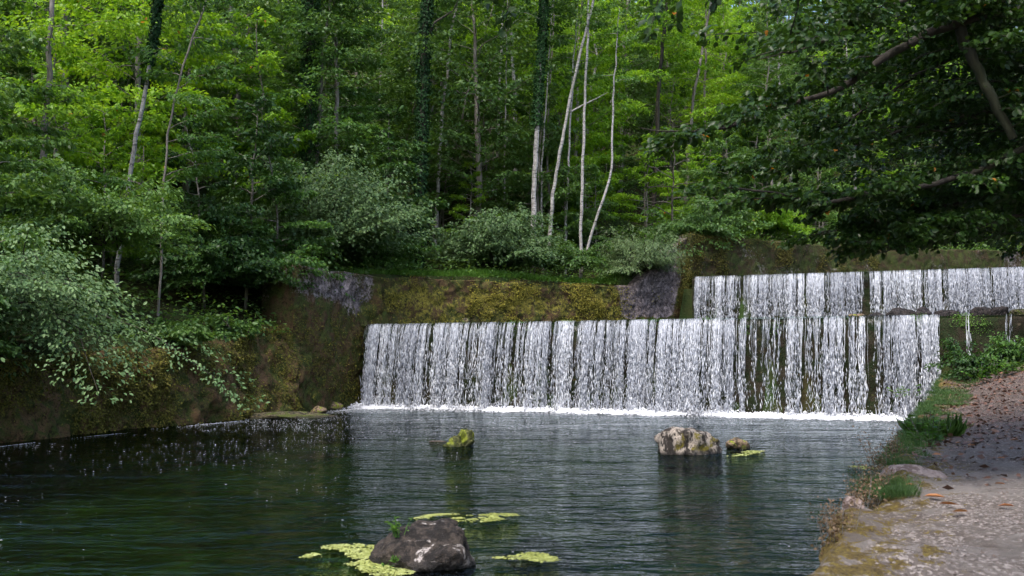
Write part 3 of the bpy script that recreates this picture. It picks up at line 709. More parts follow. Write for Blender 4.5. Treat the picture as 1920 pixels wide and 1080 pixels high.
# ------------------------------------------------------------------ rocks
import bmesh
def ico(sub):
    bm = bmesh.new(); bmesh.ops.create_icosphere(bm, subdivisions=sub, radius=1.0)
    V = np.array([v.co[:] for v in bm.verts]); Fq = np.array([[v.index for v in f.verts] for f in bm.faces]); bm.free(); return V, Fq
ICO = {k: ico(k) for k in (3, 4, 5)}
def rock(name, loc, dim, mat, seed, sub=5, rough=.16, cuts=7, rot=0.0, squash=None):
    V, Fq = ICO[sub]; V = V.copy(); rg = np.random.default_rng(seed)
    for _ in range(cuts):
        d = norm(rg.normal(0, 1, 3)); h = rg.uniform(.55, .85); s_ = V @ d; ex = np.maximum(0, s_ - h); V -= ex[:, None] * d * .85
    V *= 1 + rough * fbm(V, 1.6, seed, 5)[:, None] + rough * .25 * fbm(V, 9, seed + 3, 3)[:, None]
    if squash is not None: V = squash(V)
    V = V * np.array(dim)
    c, s_ = math.cos(rot), math.sin(rot); V = np.c_[V[:, 0] * c - V[:, 1] * s_, V[:, 0] * s_ + V[:, 1] * c, V[:, 2]]
    return link(name, mesh_data(name, V, Fq, smooth=True), mat, loc=tuple(loc))
# boulder in front of the falls
p = atz(1302, 853, 0)
tag(rock('boulder', (p[0], p[1] + .45, .05), (.60, .48, .62), M_rock1, 3, rough=.30, cuts=10, rot=.3, squash=lambda V: np.c_[V[:, 0] * (1 - .20 * np.maximum(V[:, 2], 0)) - .04 * V[:, 2], V[:, 1] * (1 - .2 * np.maximum(V[:, 2], 0)), np.where(V[:, 2] > .45, .45 + (V[:, 2] - .45) * .5, V[:, 2])]), 'large pale grey boulder with black streaks standing in the pool before the fall', 'boulder')
p = atz(1386, 842, 0)
tag(rock('mossy_rock', (p[0], p[1] + .2, .02), (.25, .2, .17), M_rock5, 8, 4), 'small brown rock with bright moss tip touching the pale boulder', 'rock')
p = atz(858, 838, 0)
tag(rock('mossy_rock', (p[0], p[1] + .25, -.02), (.29, .25, .30), M_rock2, 19, 5, rough=.42, cuts=3, squash=lambda V: np.c_[V[:, 0] * (1 - .22 * V[:, 2]) + .25 * V[:, 2], V[:, 1] * (1 - .2 * V[:, 2]), V[:, 2]]), 'small rock covered all over in bright yellow green moss alone in mid pool', 'rock')
p = atz(822, 828, 0)
tag(rock('flat_rock', (p[0], p[1], -.005), (.22, .12, .03), M_rock5, 18, 3), 'low flat stone just breaking the water left of the yellow green rock', 'rock')
# foreground boulder
def sq3(V):
    V = V.copy(); V[:, 2] = np.where(V[:, 2] > 0, V[:, 2] * (.72 + .30 * V[:, 0]), V[:, 2]); return V
bp = atz(800, 1060, 0)
b3 = rock('boulder', (bp[0] - .12, bp[1] + .12, -.04), (.46, .42, .50), M_rock3, 29, rough=.17, cuts=5, rot=-.15, squash=sq3)
tag(b3, 'dark brown boulder with white marks and little green plants in the foreground water', 'boulder')
def proj_at(px, py): return atz(px, py, 0)

# rocks lying on the lower crest
def crest_rock(px, wpx, hpx, seed, label, name='crest_rock', mat=M_rock4, offb=-.35):
    s_ = px_on(W1, px); T = norm(W1[1] - W1[0]); q = W1[0] + T * s_; ou = np.array([T[1], -T[0]]); q = q + ou * offb
    m_ = q[1] / F
    tag(rock(name, (q[0], q[1], 3.0), (wpx * m_ / 2, .22, hpx * m_), mat, seed, 4, rough=.2), label, 'rock')
crest_rock(1602, 34, 6, 41, 'thin flat brown stone lying leftmost on the right half of the lower crest', mat=M_rock5)
crest_rock(1640, 30, 8, 42, 'low black stone between the flat brown stone and the long dark heap on the crest')
crest_rock(1685, 66, 14, 43, 'long dark stone heap on the lower crest, low and wide')
crest_rock(1725, 38, 20, 44, 'tallest dark stone on the lower crest in front of the upper fall')
crest_rock(1775, 48, 11, 45, 'dark wedge shaped stone on the crest right of the tallest one')
crest_rock(1840, 44, 15, 46, 'dark rounded stone on the crest above the dry part of the weir')
crest_rock(1876, 40, 15, 47, 'rightmost black stone on the crest next to its rounded neighbour')
crest_rock(1912, 40, 10, 48, 'greenish mossy stone on the crest at the right edge of the picture', mat=M_ledge)
crest_rock(860, 18, 9, 49, 'single small grey stone on the left part of the lower crest', mat=M_ledge, offb=-.6)
# ledge at the foot of the left bank
p0 = atz(500, 786, 0)
tag(rock('stone_ledge', (p0[0] + .35, p0[1] + .6, .0), (1.65, .75, .17), M_ledge, 52, 5, rough=.14, rot=.45), 'flat mossy stone ledge at water level under the left bank', 'ledge')
for (px, py, wd, sd_) in ((620, 768, .45, 53), (650, 764, .35, 54), (590, 776, .28, 55)):
    q = atz(px, py, 0); 
    tag(rock('foot_rock', (q[0], q[1] + .5, .03), (wd, .3, .2), M_rock5 if sd_ != 54 else M_ledge, sd_, 4), {53: 'brown rock at the water line below the tall stone corner', 54: 'dark rock at the left foot of the lower fall', 55: 'small pale rock between the ledge and the stone corner'}[sd_], 'rock')
# submerged stones that show through the water
for k, (px, py, sz, lab) in enumerate(((1010, 1000, .35, 'blurred sunken stone behind the small algae patch right of the boulder'), (1075, 1045, .4, 'dark sunken stone right of the small algae patch'), (690, 1030, .3, 'sunken stone under the large algae mat left of the boulder'))):
    q = atz(px, py, -.5)
    tag(rock('sunken_stone', (q[0], q[1], -.85), (sz * 1.3, sz, .3), M_ledge, 80 + k, 3), lab, 'stone', 'sunken stones near the front of the pool')

# floating algae mats
def algae(name, pts, n, rad, label, seed, dl=.018, th=-.15, sub=0):
    rg = np.random.default_rng(seed); pts = np.array([proj_at(*q_) for q_ in pts])
    k = rg.integers(0, len(pts) - 1, n); t = rg.random(n)[:, None]
    c = pts[k] * (1 - t) + pts[k + 1] * t
    ph = rg.uniform(0, 6.28, n); rr = np.sqrt(rg.random(n)) * rad
    c = c + np.c_[np.cos(ph) * rr * 1.3, np.sin(ph) * rr, np.zeros(n)]
    keep = (n < 300) | (vnoise(c, 5, seed) * .8 + vnoise(c, 15, seed + 1) * .9 > th); c = c[keep]; n = len(c)
    Lv = Leaves(); a = rg.uniform(0, 6.28, n); c[:, 2] = .004 + rg.uniform(0, .008, n)
    if sub:
        ns_ = int(n * sub); k_ = rg.integers(0, n, ns_); c = np.vstack([c, c[k_] + np.c_[rg.normal(0, .09, (ns_, 2)), -rg.uniform(.02, .22, ns_)]]); n = len(c); a = rg.uniform(0, 6.28, n)
    Lv.add(c, np.c_[np.cos(a), np.sin(a), np.zeros(n)], UP + rg.normal(0, .10, (n, 3)), rg.uniform(.4, 1.5, n) * dl * 1.5, .9, rng=rg)
    o = link(name, Lv.mesh(name, 6), M_algae); tag(o, label, 'algae', 'floating algae patches'); return o
algae('algae_mat', [(640, 1026), (670, 1028), (700, 1045), (730, 1060), (690, 1060), (735, 1075)], 15000, .15, 'large yellow green algae mat against the left side of the foreground boulder', 1, .015, -.3, 1.0)
algae('algae_mat', [(880, 976), (910, 972), (940, 968), (900, 972)], 3800, .2, 'pale algae patch floating behind the foreground boulder', 2, .017, .05, .3)
algae('algae_mat', [(775, 976), (810, 967), (850, 965)], 900, .05, 'thin curved algae streak left of the pale patch behind the boulder', 3)
algae('algae_mat', [(975, 1048), (1000, 1040), (1025, 1052), (990, 1045)], 1500, .09, 'small pale algae patch floating right of the foreground boulder', 4)
algae('algae_mat', [(570, 1047), (590, 1040)], 220, .03, 'tiny algae scrap floating farthest left of the boulder', 5)
algae('algae_mat', [(930, 1048), (944, 1047)], 90, .012, 'tiny algae scrap just right of the foreground boulder', 6)
algae('algae_mat', [(1375, 856), (1400, 850), (1420, 846)], 900, .12, 'pale algae fringe beside the small rock at the pale boulder', 7, .03)
algae('algae_mat', [(1610, 875), (1640, 880)], 900, .12, 'pale algae patch by the right bank below the dry weeds', 8, .025)

# ------------------------------------------------------------------ right bank: path, edge wall
s_ = np.r_[np.arange(-8, 12, .06), np.arange(12, 30.6, .1)]
lat = np.r_[np.array([-.02, .0, .03, .07, .12]), np.arange(.18, 9, .075)]
ex = edge_x(s_); ex = ex + .10 * fbm(np.c_[s_, s_ * 0], .5, 3, 3) + .05 * fbm(np.c_[s_, s_ * 0], 2.5, 4, 3)
V = np.zeros((len(s_), len(lat), 3)); V[..., 0] = ex[:, None] + lat[None]; V[..., 1] = s_[:, None]
f = V[..., :2].reshape(-1, 2); dd, _ = poly_dist(f, RB[:7]); zz = right_z(f[:, 0], f[:, 1], dd).reshape(V.shape[:2])
nn = fbm(f, 1.3, 21, 5).reshape(V.shape[:2]); n2 = fbm(f, 9, 22, 3).reshape(V.shape[:2])
rough_e = np.clip(1 - lat / 1.3, 0, 1)[None]
zz = zz + nn * (.03 + .06 * rough_e) + n2 * (.007 + .018 * rough_e) - .18 * np.exp(-np.maximum(lat, 0) / .05)[None]
V[..., 2] = zz
me = mesh_data('path', V.reshape(-1, 3), grid_faces(len(s_), len(lat)), smooth=True)
a = me.attributes.new('edge', 'FLOAT', 'POINT'); ev = np.clip(1.05 - lat / 1.0, -.8, 1)[None] * np.ones((len(s_), 1)); a.data.foreach_set('value', ev.ravel().astype(np.float32))
tag(link('path', me, M_path), kind='structure')
edgeline = np.c_[ex, s_]; edgez = zz[:, 1]
M_edge = moss_wall_mat('edge_stone', stone_amt=.9, ystr=.9, stone=(.34, .30, .29), yellow=(.26, .20, .02))
nv = 14; V = np.zeros((len(s_), nv, 3)); vv = np.linspace(0, 1, nv)
V[..., 0] = ex[:, None] + .0 + vv[None] * -.10; V[..., 1] = s_[:, None]; V[..., 2] = (edgez + .0)[:, None] * (1 - vv) + -1.4 * vv
nn = fbm(V.reshape(-1, 3), 1.6, 31, 5).reshape(V.shape[:2]); V[..., 0] += nn * .07 * np.minimum(1, vv * 6)[None]
tag(link('edge_wall', mesh_data('edge_wall', V.reshape(-1, 3), grid_faces(len(s_), nv)[:, ::-1], smooth=True), M_edge), 'low mossy stone edge wall between the gravel path and the pool', 'wall')
def pz(x, y):
    d, _ = poly_dist(np.array([[x, y]]), RB[:7]); return float(right_z(np.array([x]), np.array([y]), d)[0])

# pale stones set in the path edge
for (px, py, dx, sd_, lab) in ((1705, 893, .36, 61, 'pale flat stone set in the mossy path edge beside the grass'), (1600, 950, .09, 62, 'small whitish stone at the very rim of the path edge')):
    q = atz(px, py, .5); tag(rock('edge_stone', (q[0], q[1], .49), (dx, dx * .8, .13), rock_mat('edge_rock_%d' % sd_, (.42, .33, .29), (.20, .14, .12), (.2, .15, .03), -.1), sd_, 4, rough=.12), lab, 'stone')

# pebbles (stuff) and fallen leaves
rg = np.random.default_rng(5)
n = 15000; yy = 3 + rg.gamma(2.2, 4.2, n); xx = edge_x(yy) + rg.uniform(.05, 6, n); ok = (yy < 29) & (vnoise(np.c_[xx, yy], 1.3, 9) > -.25) & (xx - edge_x(yy) > .35 + .5 * rg.random(n)); xx, yy = xx[ok], yy[ok]
pv = np.c_[xx, yy]; dd, _ = poly_dist(pv, RB[:7]); pzv = right_z(xx, yy, dd) + fbm(pv, 1.3, 21, 5) * (.03 + .06 * np.clip(1 - dd / 1.3, 0, 1))
V, Fb = blobs(np.c_[pv, pzv - .002], rg.uniform(.004, .016, len(xx)), .8, rg)
tag(link('pebbles', mesh_data('pebbles', V, Fb), rock_mat('pebble', (.42, .36, .33), (.16, .12, .10), (.2, .2, .1), -1)), 'loose pale gravel pebbles strewn over the path', 'pebbles', kind='stuff')
n = 9000; yy = 9 + 20 * rg.random(n) ** .8; xx = edge_x(yy) + .2 + rg.uniform(0, 7, n); keep = (yy > 9) & (rg.random(n) < np.interp(yy, [9, 11, 15], [.05, .45, 1]))
xx, yy = xx[keep], yy[keep]; n = len(xx); pv = np.c_[xx, yy]; dd, _ = poly_dist(pv, RB[:7])
pzv = right_z(xx, yy, dd) + fbm(pv, 1.3, 21, 5) * (.03 + .06 * np.clip(1 - dd / 1.3, 0, 1)) + .015
Lv = Leaves(); a = rg.uniform(0, 6.28, n); Lv.add(np.c_[pv, pzv], np.c_[np.cos(a), np.sin(a), rg.uniform(-.1, .5, n)], UP + rg.normal(0, .45, (n, 3)), rg.uniform(.04, .12, n), .6, rng=rg)
M_litter = leaf_mat('brown_litter', (.06, .028, .018), (.13, .065, .042), (.26, .14, .09), .05, patch=4.0)
tag(link('leaf_litter', Lv.mesh('leaf_litter', 4), M_litter), 'brown leaf litter covering the shaded far part of the path', 'litter', kind='stuff')
FL = [(1733, 930, .17, 'long orange fallen leaf lying on gravel, left one of the pointed pair'), (1760, 941, .15, 'long orange fallen leaf lying on gravel, right one of the pointed pair'),
      (1683, 911, .10, 'pale orange fallen leaf at the rim of the grass tuft'), (1716, 909, .10, 'orange fallen leaf behind the long pointed pair'),
      (1815, 966, .12, 'round tan fallen leaf on the bare gravel, below the pointed pair'), (1885, 905, .10, 'small orange leaf standing on edge on the open gravel'),
      (1903, 948, .13, 'curled red brown fallen leaf at the right picture edge'), (1768, 884, .09, 'yellow tan sliver of a leaf on the grey gravel'),
      (1912, 833, .13, 'bright rust fallen leaf on the far right of the path'), (1828, 837, .11, 'dull brown fallen leaf in the middle of the path'),
      (1802, 831, .09, 'small orange fallen leaf left of the dull brown one'), (1765, 852, .11, 'rust leaf at the border between grass and path'),
      (1772, 824, .11, 'orange leaf beside the upper end of the grass strip'), (1823, 788, .12, 'orange leaf far up the path near the plants'), (1885, 865, .09, 'small brown leaf on the pale gravel near the right')]
for k, (px, py, sz, lab) in enumerate(FL):
    q = atz(px, py, .52); q = atz(px, py, pz(q[0], q[1]) + .03) if py > 860 else atz(px, py, pz(*atz(px, py, .7)[:2]) + .03)
    zq = pz(q[0], q[1]) + .035 + float(fbm(q[None, :2], 1.3, 21, 5)[0]) * .04
    Lv = Leaves(); aa = rg.uniform(-.5, .5) + math.pi * .9; Lv.add(np.array([[0, 0, 0.0]]), np.array([[math.cos(aa) if k > 1 else .9, math.sin(aa) if k > 1 else -.35, .08]]), np.array([[rg.normal(0, .3), rg.normal(0, .25), 1.0]]), sz, .30 if k < 2 else rg.uniform(.4, .7), r=np.array([.55 + .3 * rg.random()]), rng=rg)
    o = link('fallen_leaf', Lv.mesh('fallen_leaf', 6), LM['fallen'], loc=(q[0], q[1], zq)); tag(o, lab, 'leaf', 'fallen leaves on the path')

# ------------------------------------------------------------------ small plants
def tuft_blades(Lv, rg, c, n, h, spread, lean=.5, bw=.006):
    a = rg.uniform(0, 6.28, n); r = np.sqrt(rg.random(n)) * spread
    p = c + np.c_[np.cos(a) * r, np.sin(a) * r, np.zeros(n)]
    d = np.c_[np.cos(a) * lean * rg.random(n), np.sin(a) * lean * rg.random(n), np.ones(n)]
    Lv.add(p, d, np.c_[np.cos(a), np.sin(a), np.full(n, .3)] + rg.normal(0, .3, (n, 3)), h * rg.uniform(.5, 1.2, n), np.minimum(.09, bw / h), rng=rg)
def herb(Lv, Tb, rg, c, n, h, spread, ls, wr=.6, stems=6):
    for k in range(stems):
        a = rg.uniform(0, 6.28); r = spread * rg.random(); top = c + np.array([math.cos(a) * r * 1.6, math.sin(a) * r * 1.6, h * rg.uniform(.5, 1.1)]); b0 = c + np.array([math.cos(a) * r * .6, math.sin(a) * r * .6, 0])
        t = np.linspace(0, 1, 5)[:, None]; Tb.add(b0 * (1 - t) + top * t + np.c_[np.zeros(5), np.zeros(5), np.sin(t[:, 0] * 3.14) * .03], .004, 3)
        m = max(2, n // stems); t = rg.uniform(.25, 1, m)[:, None]; aa = rg.uniform(0, 6.28, m)
        Lv.add(b0 * (1 - t) + top * t, np.c_[np.cos(aa), np.sin(aa), np.full(m, .25)], UP + rg.normal(0, .35, (m, 3)), ls * rg.uniform(.5, 1.2, m), wr, rng=rg)
def plant(name, c, fn, mat, label, cat, group=None, kind=4, stem=BM['grey']):
    e = empty(name, tuple(c)); Lv = Leaves(); Tb = Tubes(); fn(Lv, Tb)
    o = link('foliage', Lv.mesh('foliage', kind), mat, e)
    if Tb.n: link('stem', Tb.mesh('stem'), stem, e)
    tag(e, label, cat, group); return e
Z0 = np.zeros(3)
# grass along the edge
Lg = Leaves(); rg = np.random.default_rng(77)
for k in range(900):
    y = rg.uniform(8.9, 29); 
    if rg.random() > np.interp(y, [8.9, 9.1, 9.9, 10.1, 11.1, 11.4, 28, 29], [.4, .9, .9, .0, .0, .9, 1, .5]): continue
    wd = np.interp(y, [9, 10, 14, 20, 26], [.4, .3, .45, .8, 1.1]); x = edge_x(y) + .02 + rg.random() ** 1.3 * wd; tuft_blades(Lg, rg, np.array([x, y, pz(x, y) - .02]), 80, .06 + .06 * rg.random(), .14, 1.0)
tag(link('grass', Lg.mesh('grass', 4), leaf_mat('edge_grass', (.03, .06, .02), (.06, .12, .035), (.11, .19, .05), .3, patch=1.0)), 'short green grass and moss along the path edge', 'grass', kind='stuff')
for k, (px, py, z_, h, n, ls, lab) in enumerate((
    (1745, 800, .75, .45, 120, .10, 'bright leafy weed growing in the grass at the path edge'), (1778, 765, .95, .5, 110, .11, 'spiky dark green grass tuft at the end of the edge strip'),
    (1700, 740, .9, .35, 80, .09, 'small herb with pale leaves just before the right end of the fall'), (1725, 775, .85, .4, 90, .09, 'leafy herb between the fall and the spiky tuft'),
    (1840, 655, 1.6, .6, 160, .12, 'light green leafy plant under the dry part of the weir'), (1895, 640, 1.9, .5, 140, .12, 'light green plant at the right edge below the weir'), (1868, 650, 1.8, .5, 120, .11, 'light green plant between the two others below the weir'))):
    q = atz(px, py, z_) if py > 700 else at(px, py + 20, 25.5); g0 = pz(q[0], q[1]); q = np.array([q[0], q[1], g0 - .02])
    if 'spiky' in lab: fn = lambda Lv, Tb: (tuft_blades(Lv, rg, Z0, 110, .34, .14, 1.5), herb(Lv, Tb, rg, Z0, 40, .3, .3, .08))
    else: fn = lambda Lv, Tb: herb(Lv, Tb, rg, Z0, n, h, .35, ls, stems=10)
    plant('leafy_plant', q, fn, LM['mid'] if k % 2 else LM['grass'], lab, 'plant', 'weeds along the path edge', 6)
# dry weeds over the water
for k, (px, py, hh, lab) in enumerate(((1575, 985, .55, 'brown dried weed hanging out over the water nearest the camera'), (1600, 935, .45, 'thin brown dried weed in the middle of the edge'), (1650, 905, .6, 'brown seed head weed beside the grass tuft'), (1640, 860, .8, 'tall greyish brown weed clump leaning over the pool'), (1680, 840, .8, 'bushy greyish weed on the bank rim before the foam'))):
    base = atz(px + 45, py + 30, .42); base[0] = edge_x(base[1]) + .03; base[2] = .42
    tgt = at(px, py - 30, base[1]) - base
    def fn(Lv, Tb, tgt=tgt, hh=hh):
        for j in range(9):
            e_ = tgt * rg.uniform(.5, 1.1) + rg.normal(0, .10, 3) * np.array([1, 1.5, 1]); t = np.linspace(0, 1, 6)[:, None]; pts = e_ * t + np.c_[np.zeros(6), np.zeros(6), -.18 * np.sin(t[:, 0] * 3.1)]
            Tb.add(pts, .0035, 3); m = 60; tt = rg.uniform(.35, 1.05, m)[:, None]
            Lv.add(e_ * tt + rg.normal(0, .035, (m, 3)), rg.normal(0, 1, (m, 3)), rg.normal(0, 1, (m, 3)), rg.uniform(.012, .03, m), .8, rng=rg)
    plant('dry_weed', base, fn, LM['weed'], lab, 'weed', 'dry weeds on the bank rim')
# plants on the foreground boulder
top = np.array(b3.location) + np.array([-.10, -.02, .26])
for k, (dx, dy, dz, lab) in enumerate(((-.02, -.08, .01, 'taller green sprig growing on top of the foreground boulder'), (-.12, -.22, -.03, 'short green sprig on the near slope of the foreground boulder'), (-.02, -.33, -.06, 'tiny green sprig low on the front of the foreground boulder'))):
    V3 = np.array([v.co[:] for v in b3.data.vertices]) + np.array(b3.location); q = top + np.array([dx, dy, dz])
    dxy = np.linalg.norm(V3[:, :2] - q[:2], axis=1); q[2] = V3[np.argsort(dxy)[:12]][:, 2].max() - .01
    plant('small_plant', q, lambda Lv, Tb: herb(Lv, Tb, rg, Z0, [70, 40, 14][k], [.16, .09, .05][k], [.12, .08, .04][k], .045, .35, 9), LM['grass'], lab, 'plant', 'sprigs on the foreground boulder', 6, LM['grass'])

# ------------------------------------------------------------------ trees and shrubs
def tree_proto(seed, h, h0, rad, nbr, nleaf, ls, droop=.15, elev=(5, 35), trunk_r=.16, top=1.0, shape='round', tilt=.5, hang=.15, wr=.62):
    rg = np.random.default_rng(seed); Lv = Leaves(); Tb = Tubes()
    m = 12; t = np.linspace(0, 1, m); px = np.cumsum(rg.normal(0, .012 * h, m)) * t; py = np.cumsum(rg.normal(0, .012 * h, m)) * t
    pts = np.c_[px, py, t * h * .97 - .3]; Tb.add(pts, trunk_r * (1 - t * .88) + .012, 8, .12, seed)
    for k in range(nbr):
        f = (k + rg.random()) / nbr; hz = h0 + (h - h0) * f
        L_ = rad * (math.sin(min(1, .22 + f * .95) * math.pi) ** .6 if shape == 'round' else (1 - f) ** .8 + .12) * rg.uniform(.65, 1.15)
        L_ = max(.7, L_)
        p0 = np.array([np.interp(hz, pts[:, 2], pts[:, 0]), np.interp(hz, pts[:, 2], pts[:, 1]), min(hz, h * .95)])
        spray(Lv, Tb, rg, p0, k * 2.399 + rg.normal(0, .4), R(rg.uniform(*elev)) + f * .35 * (shape == 'round'), L_, droop, int(nleaf / nbr * (L_ / rad) ** 1.5 * 1.5) + 20, ls, .45, tilt, .012 + .012 * L_ / rad, hang=hang, wr=wr)
    return Tb.mesh('trunk'), Lv.mesh('crown', 4)
def conifer_proto(seed, h, rad, nbr, nleaf, h0=1.0):
    rg = np.random.default_rng(seed); Lv = Leaves(); Tb = Tubes(); t = np.linspace(0, 1, 8)
    Tb.add(np.c_[t * 0, t * 0, t * h - .3], .22 * (1 - t * .93), 8)
    for k in range(nbr):
        f = (k + rg.random()) / nbr; L_ = rad * (1 - f) ** .85 * rg.uniform(.75, 1.15) + .3
        spray(Lv, Tb, rg, np.array([0, 0, h0 + (h - h0) * f]), k * 2.399, R(-5 + 25 * f), L_, .22, int(nleaf / nbr * (L_ / rad) ** 1.3 * 1.6) + 20, .20, .34, .35, .015, hang=.55, wr=.16, twig_step=.16, t0=.1)
    return Tb.mesh('trunk'), Lv.mesh('crown', 4)

PROT = {}
PROT['A'] = [tree_proto(200 + k, 15 + k * 1.3, 3.0, 4.2, 58, 15000, .21, trunk_r=.17) for k in range(3)]       # leafy forest tree
PROT['B'] = [tree_proto(220 + k, 17 + k * 2, 7.0, 2.6, 44, 9000, .17, droop=.25, trunk_r=.12) for k in range(2)]  # slim tree
PROT['C'] = [tree_proto(240 + k, 6.5 + k, 1.0, 2.3, 26, 7000, .16, elev=(0, 25), trunk_r=.05) for k in range(3)]  # sapling
PROT['D'] = [conifer_proto(260 + k, 17 + 3 * k, 3.4, 100, 17000) for k in range(2)]

LAB = {}
def zone(x, y):
    px = 960 + F * x / y
    z_ = ['over the hanging bush', 'over the grey bush', 'behind ivy trunks', 'over the round bush', 'behind the birches', 'over the ramp wall', 'behind beech boughs', 'behind the darkest boughs'][int(np.searchsorted([330, 560, 800, 960, 1180, 1400, 1640], px))]
    return z_, ('low on slope' if y < 52 else 'halfway up' if y < 78 else 'high up')
COLN = {'bright': 'bright yellow green', 'mid': 'mid green', 'maple': 'deep green', 'dark': 'dark green', 'conifer': 'blackish green', 'grey': 'grey green'}
def inst(kind, idx, x, y, rot, sc, leafmat, bark, label, cat, group, name):
    tm, cm = PROT[kind][idx]
    key = (kind, idx, leafmat)
    if key not in LAB:
        c2 = cm.copy(); c2.materials.clear(); c2.materials.append(LM[leafmat]); LAB[key] = c2
    kt = (kind, idx, bark)
    if kt not in LAB:
        t2 = tm.copy(); t2.materials.clear(); t2.materials.append(BM[bark]); LAB[kt] = t2
    e = empty(name, (x, y, Hz(x, y) - .15)); e.rotation_euler = (random.uniform(-.05, .05), random.uniform(-.05, .05), rot); e.scale = (sc, sc, sc * random.uniform(.92, 1.1))
    link('trunk', LAB[kt], None, e); link('crown', LAB[key], None, e)
    tag(e, label, cat, group); return e
random.seed(4); rr = random.Random(12)
def col_px(x, y): return 960 + F * x / y
placed = []
MARKED = [(80, 28), (260, 31), (578, 41), (630, 42), (790, 43), (835, 50), (1010, 46), (1060, 46), (1075, 46), (1120, 46)]
def hides(x, y, m=42):
    p_ = col_px(x, y); return any(y < Y_ + .5 and abs(p_ - a_) < m for a_, Y_ in MARKED)
def free(x, y, d):
    return all((x - a) ** 2 + (y - b) ** 2 > d * d for a, b in placed)
# hillside wood, rows from the bank upwards
GRP = 'trees of the hillside wood'
nt_far = 0
tries = 0
while nt_far < 150 and tries < 9000:
    tries += 1
    y = 38 + 92 * rr.random() ** 1.15; x = rr.uniform(-.56, .62) * y
    px = col_px(x, y); P_ = np.array([[x, y]])
    if inside(P_, np.vstack([LB, RB[::-1]]))[0]: continue
    dl, _ = poly_dist(P_, LB); dr, _ = poly_dist(P_, RB)
    if dr[0] < dl[0]: continue
    if dl[0] < 5.0 or not free(x, y, 2.5 + y * .018): continue
    near = dl[0] < 12
    if hides(x, y, 60): continue
    if near and rr.random() < .4: continue
    placed.append((x, y)); nt_far += 1
    u_ = rr.random()
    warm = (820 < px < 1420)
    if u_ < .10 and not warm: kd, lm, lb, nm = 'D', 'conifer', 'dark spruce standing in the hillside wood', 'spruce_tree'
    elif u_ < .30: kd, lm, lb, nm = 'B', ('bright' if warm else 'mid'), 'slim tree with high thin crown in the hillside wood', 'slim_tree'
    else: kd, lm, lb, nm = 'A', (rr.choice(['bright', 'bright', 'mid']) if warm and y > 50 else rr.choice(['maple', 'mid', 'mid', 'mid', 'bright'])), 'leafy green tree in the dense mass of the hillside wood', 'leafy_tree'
    zn = zone(x, y); lb = '%s %s %s, %s' % (COLN[lm], {'spruce_tree': 'spruce', 'slim_tree': 'slim tree', 'leafy_tree': 'leafy tree'}[nm], zn[0], zn[1])
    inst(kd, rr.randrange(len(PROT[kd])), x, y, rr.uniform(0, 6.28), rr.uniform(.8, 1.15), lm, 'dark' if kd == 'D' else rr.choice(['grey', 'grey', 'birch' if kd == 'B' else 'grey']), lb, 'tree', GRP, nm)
# understorey saplings
ns = 0; tries = 0
while ns < 110 and tries < 9000:
    tries += 1
    y = 20 + 50 * rr.random(); x = rr.uniform(-.6, .6) * y; P_ = np.array([[x, y]])
    if inside(P_, np.vstack([LB, RB[::-1]]))[0]: continue
    dl, _ = poly_dist(P_, LB); dr, _ = poly_dist(P_, RB)
    if dr[0] < dl[0] or dl[0] < 2.2 or dl[0] > 22 or not free(x, y, 1.3) or hides(x, y): continue
    px = col_px(x, y)
    if 960 < px < 1180 and dl[0] < 4 and rr.random() < .7: continue
    placed.append((x, y)); ns += 1
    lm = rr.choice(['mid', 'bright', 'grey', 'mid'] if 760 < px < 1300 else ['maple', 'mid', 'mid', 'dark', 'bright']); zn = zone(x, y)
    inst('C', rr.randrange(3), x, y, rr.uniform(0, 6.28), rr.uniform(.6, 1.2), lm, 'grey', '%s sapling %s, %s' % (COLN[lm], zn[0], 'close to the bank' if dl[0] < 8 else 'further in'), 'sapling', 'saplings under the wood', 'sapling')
# right hand wood behind the upper fall and beyond the path
nr = 0; tries = 0
while nr < 34 and tries < 5000:
    tries += 1
    y = rr.uniform(31, 95); x = rr.uniform(.2, .75) * y; P_ = np.array([[x, y]])
    if inside(P_, np.vstack([LB, RB[::-1]]))[0]: continue
    dl, _ = poly_dist(P_, LB); dr, _ = poly_dist(P_, RB)
    if dl[0] < dr[0] or dr[0] < 2.5 or not free(x, y, 3): continue
    placed.append((x, y)); nr += 1
    lm = rr.choice(['dark', 'maple', 'mid'])
    inst('A', rr.randrange(3), x, y, rr.uniform(0, 6.28), rr.uniform(.75, 1.0), lm, 'dark', '%s leafy tree on the right bank beyond the upper fall, %s' % (COLN[lm], 'near' if y < 50 else 'further off' if y < 70 else 'far back'), 'tree', 'trees of the right bank', 'leafy_tree')

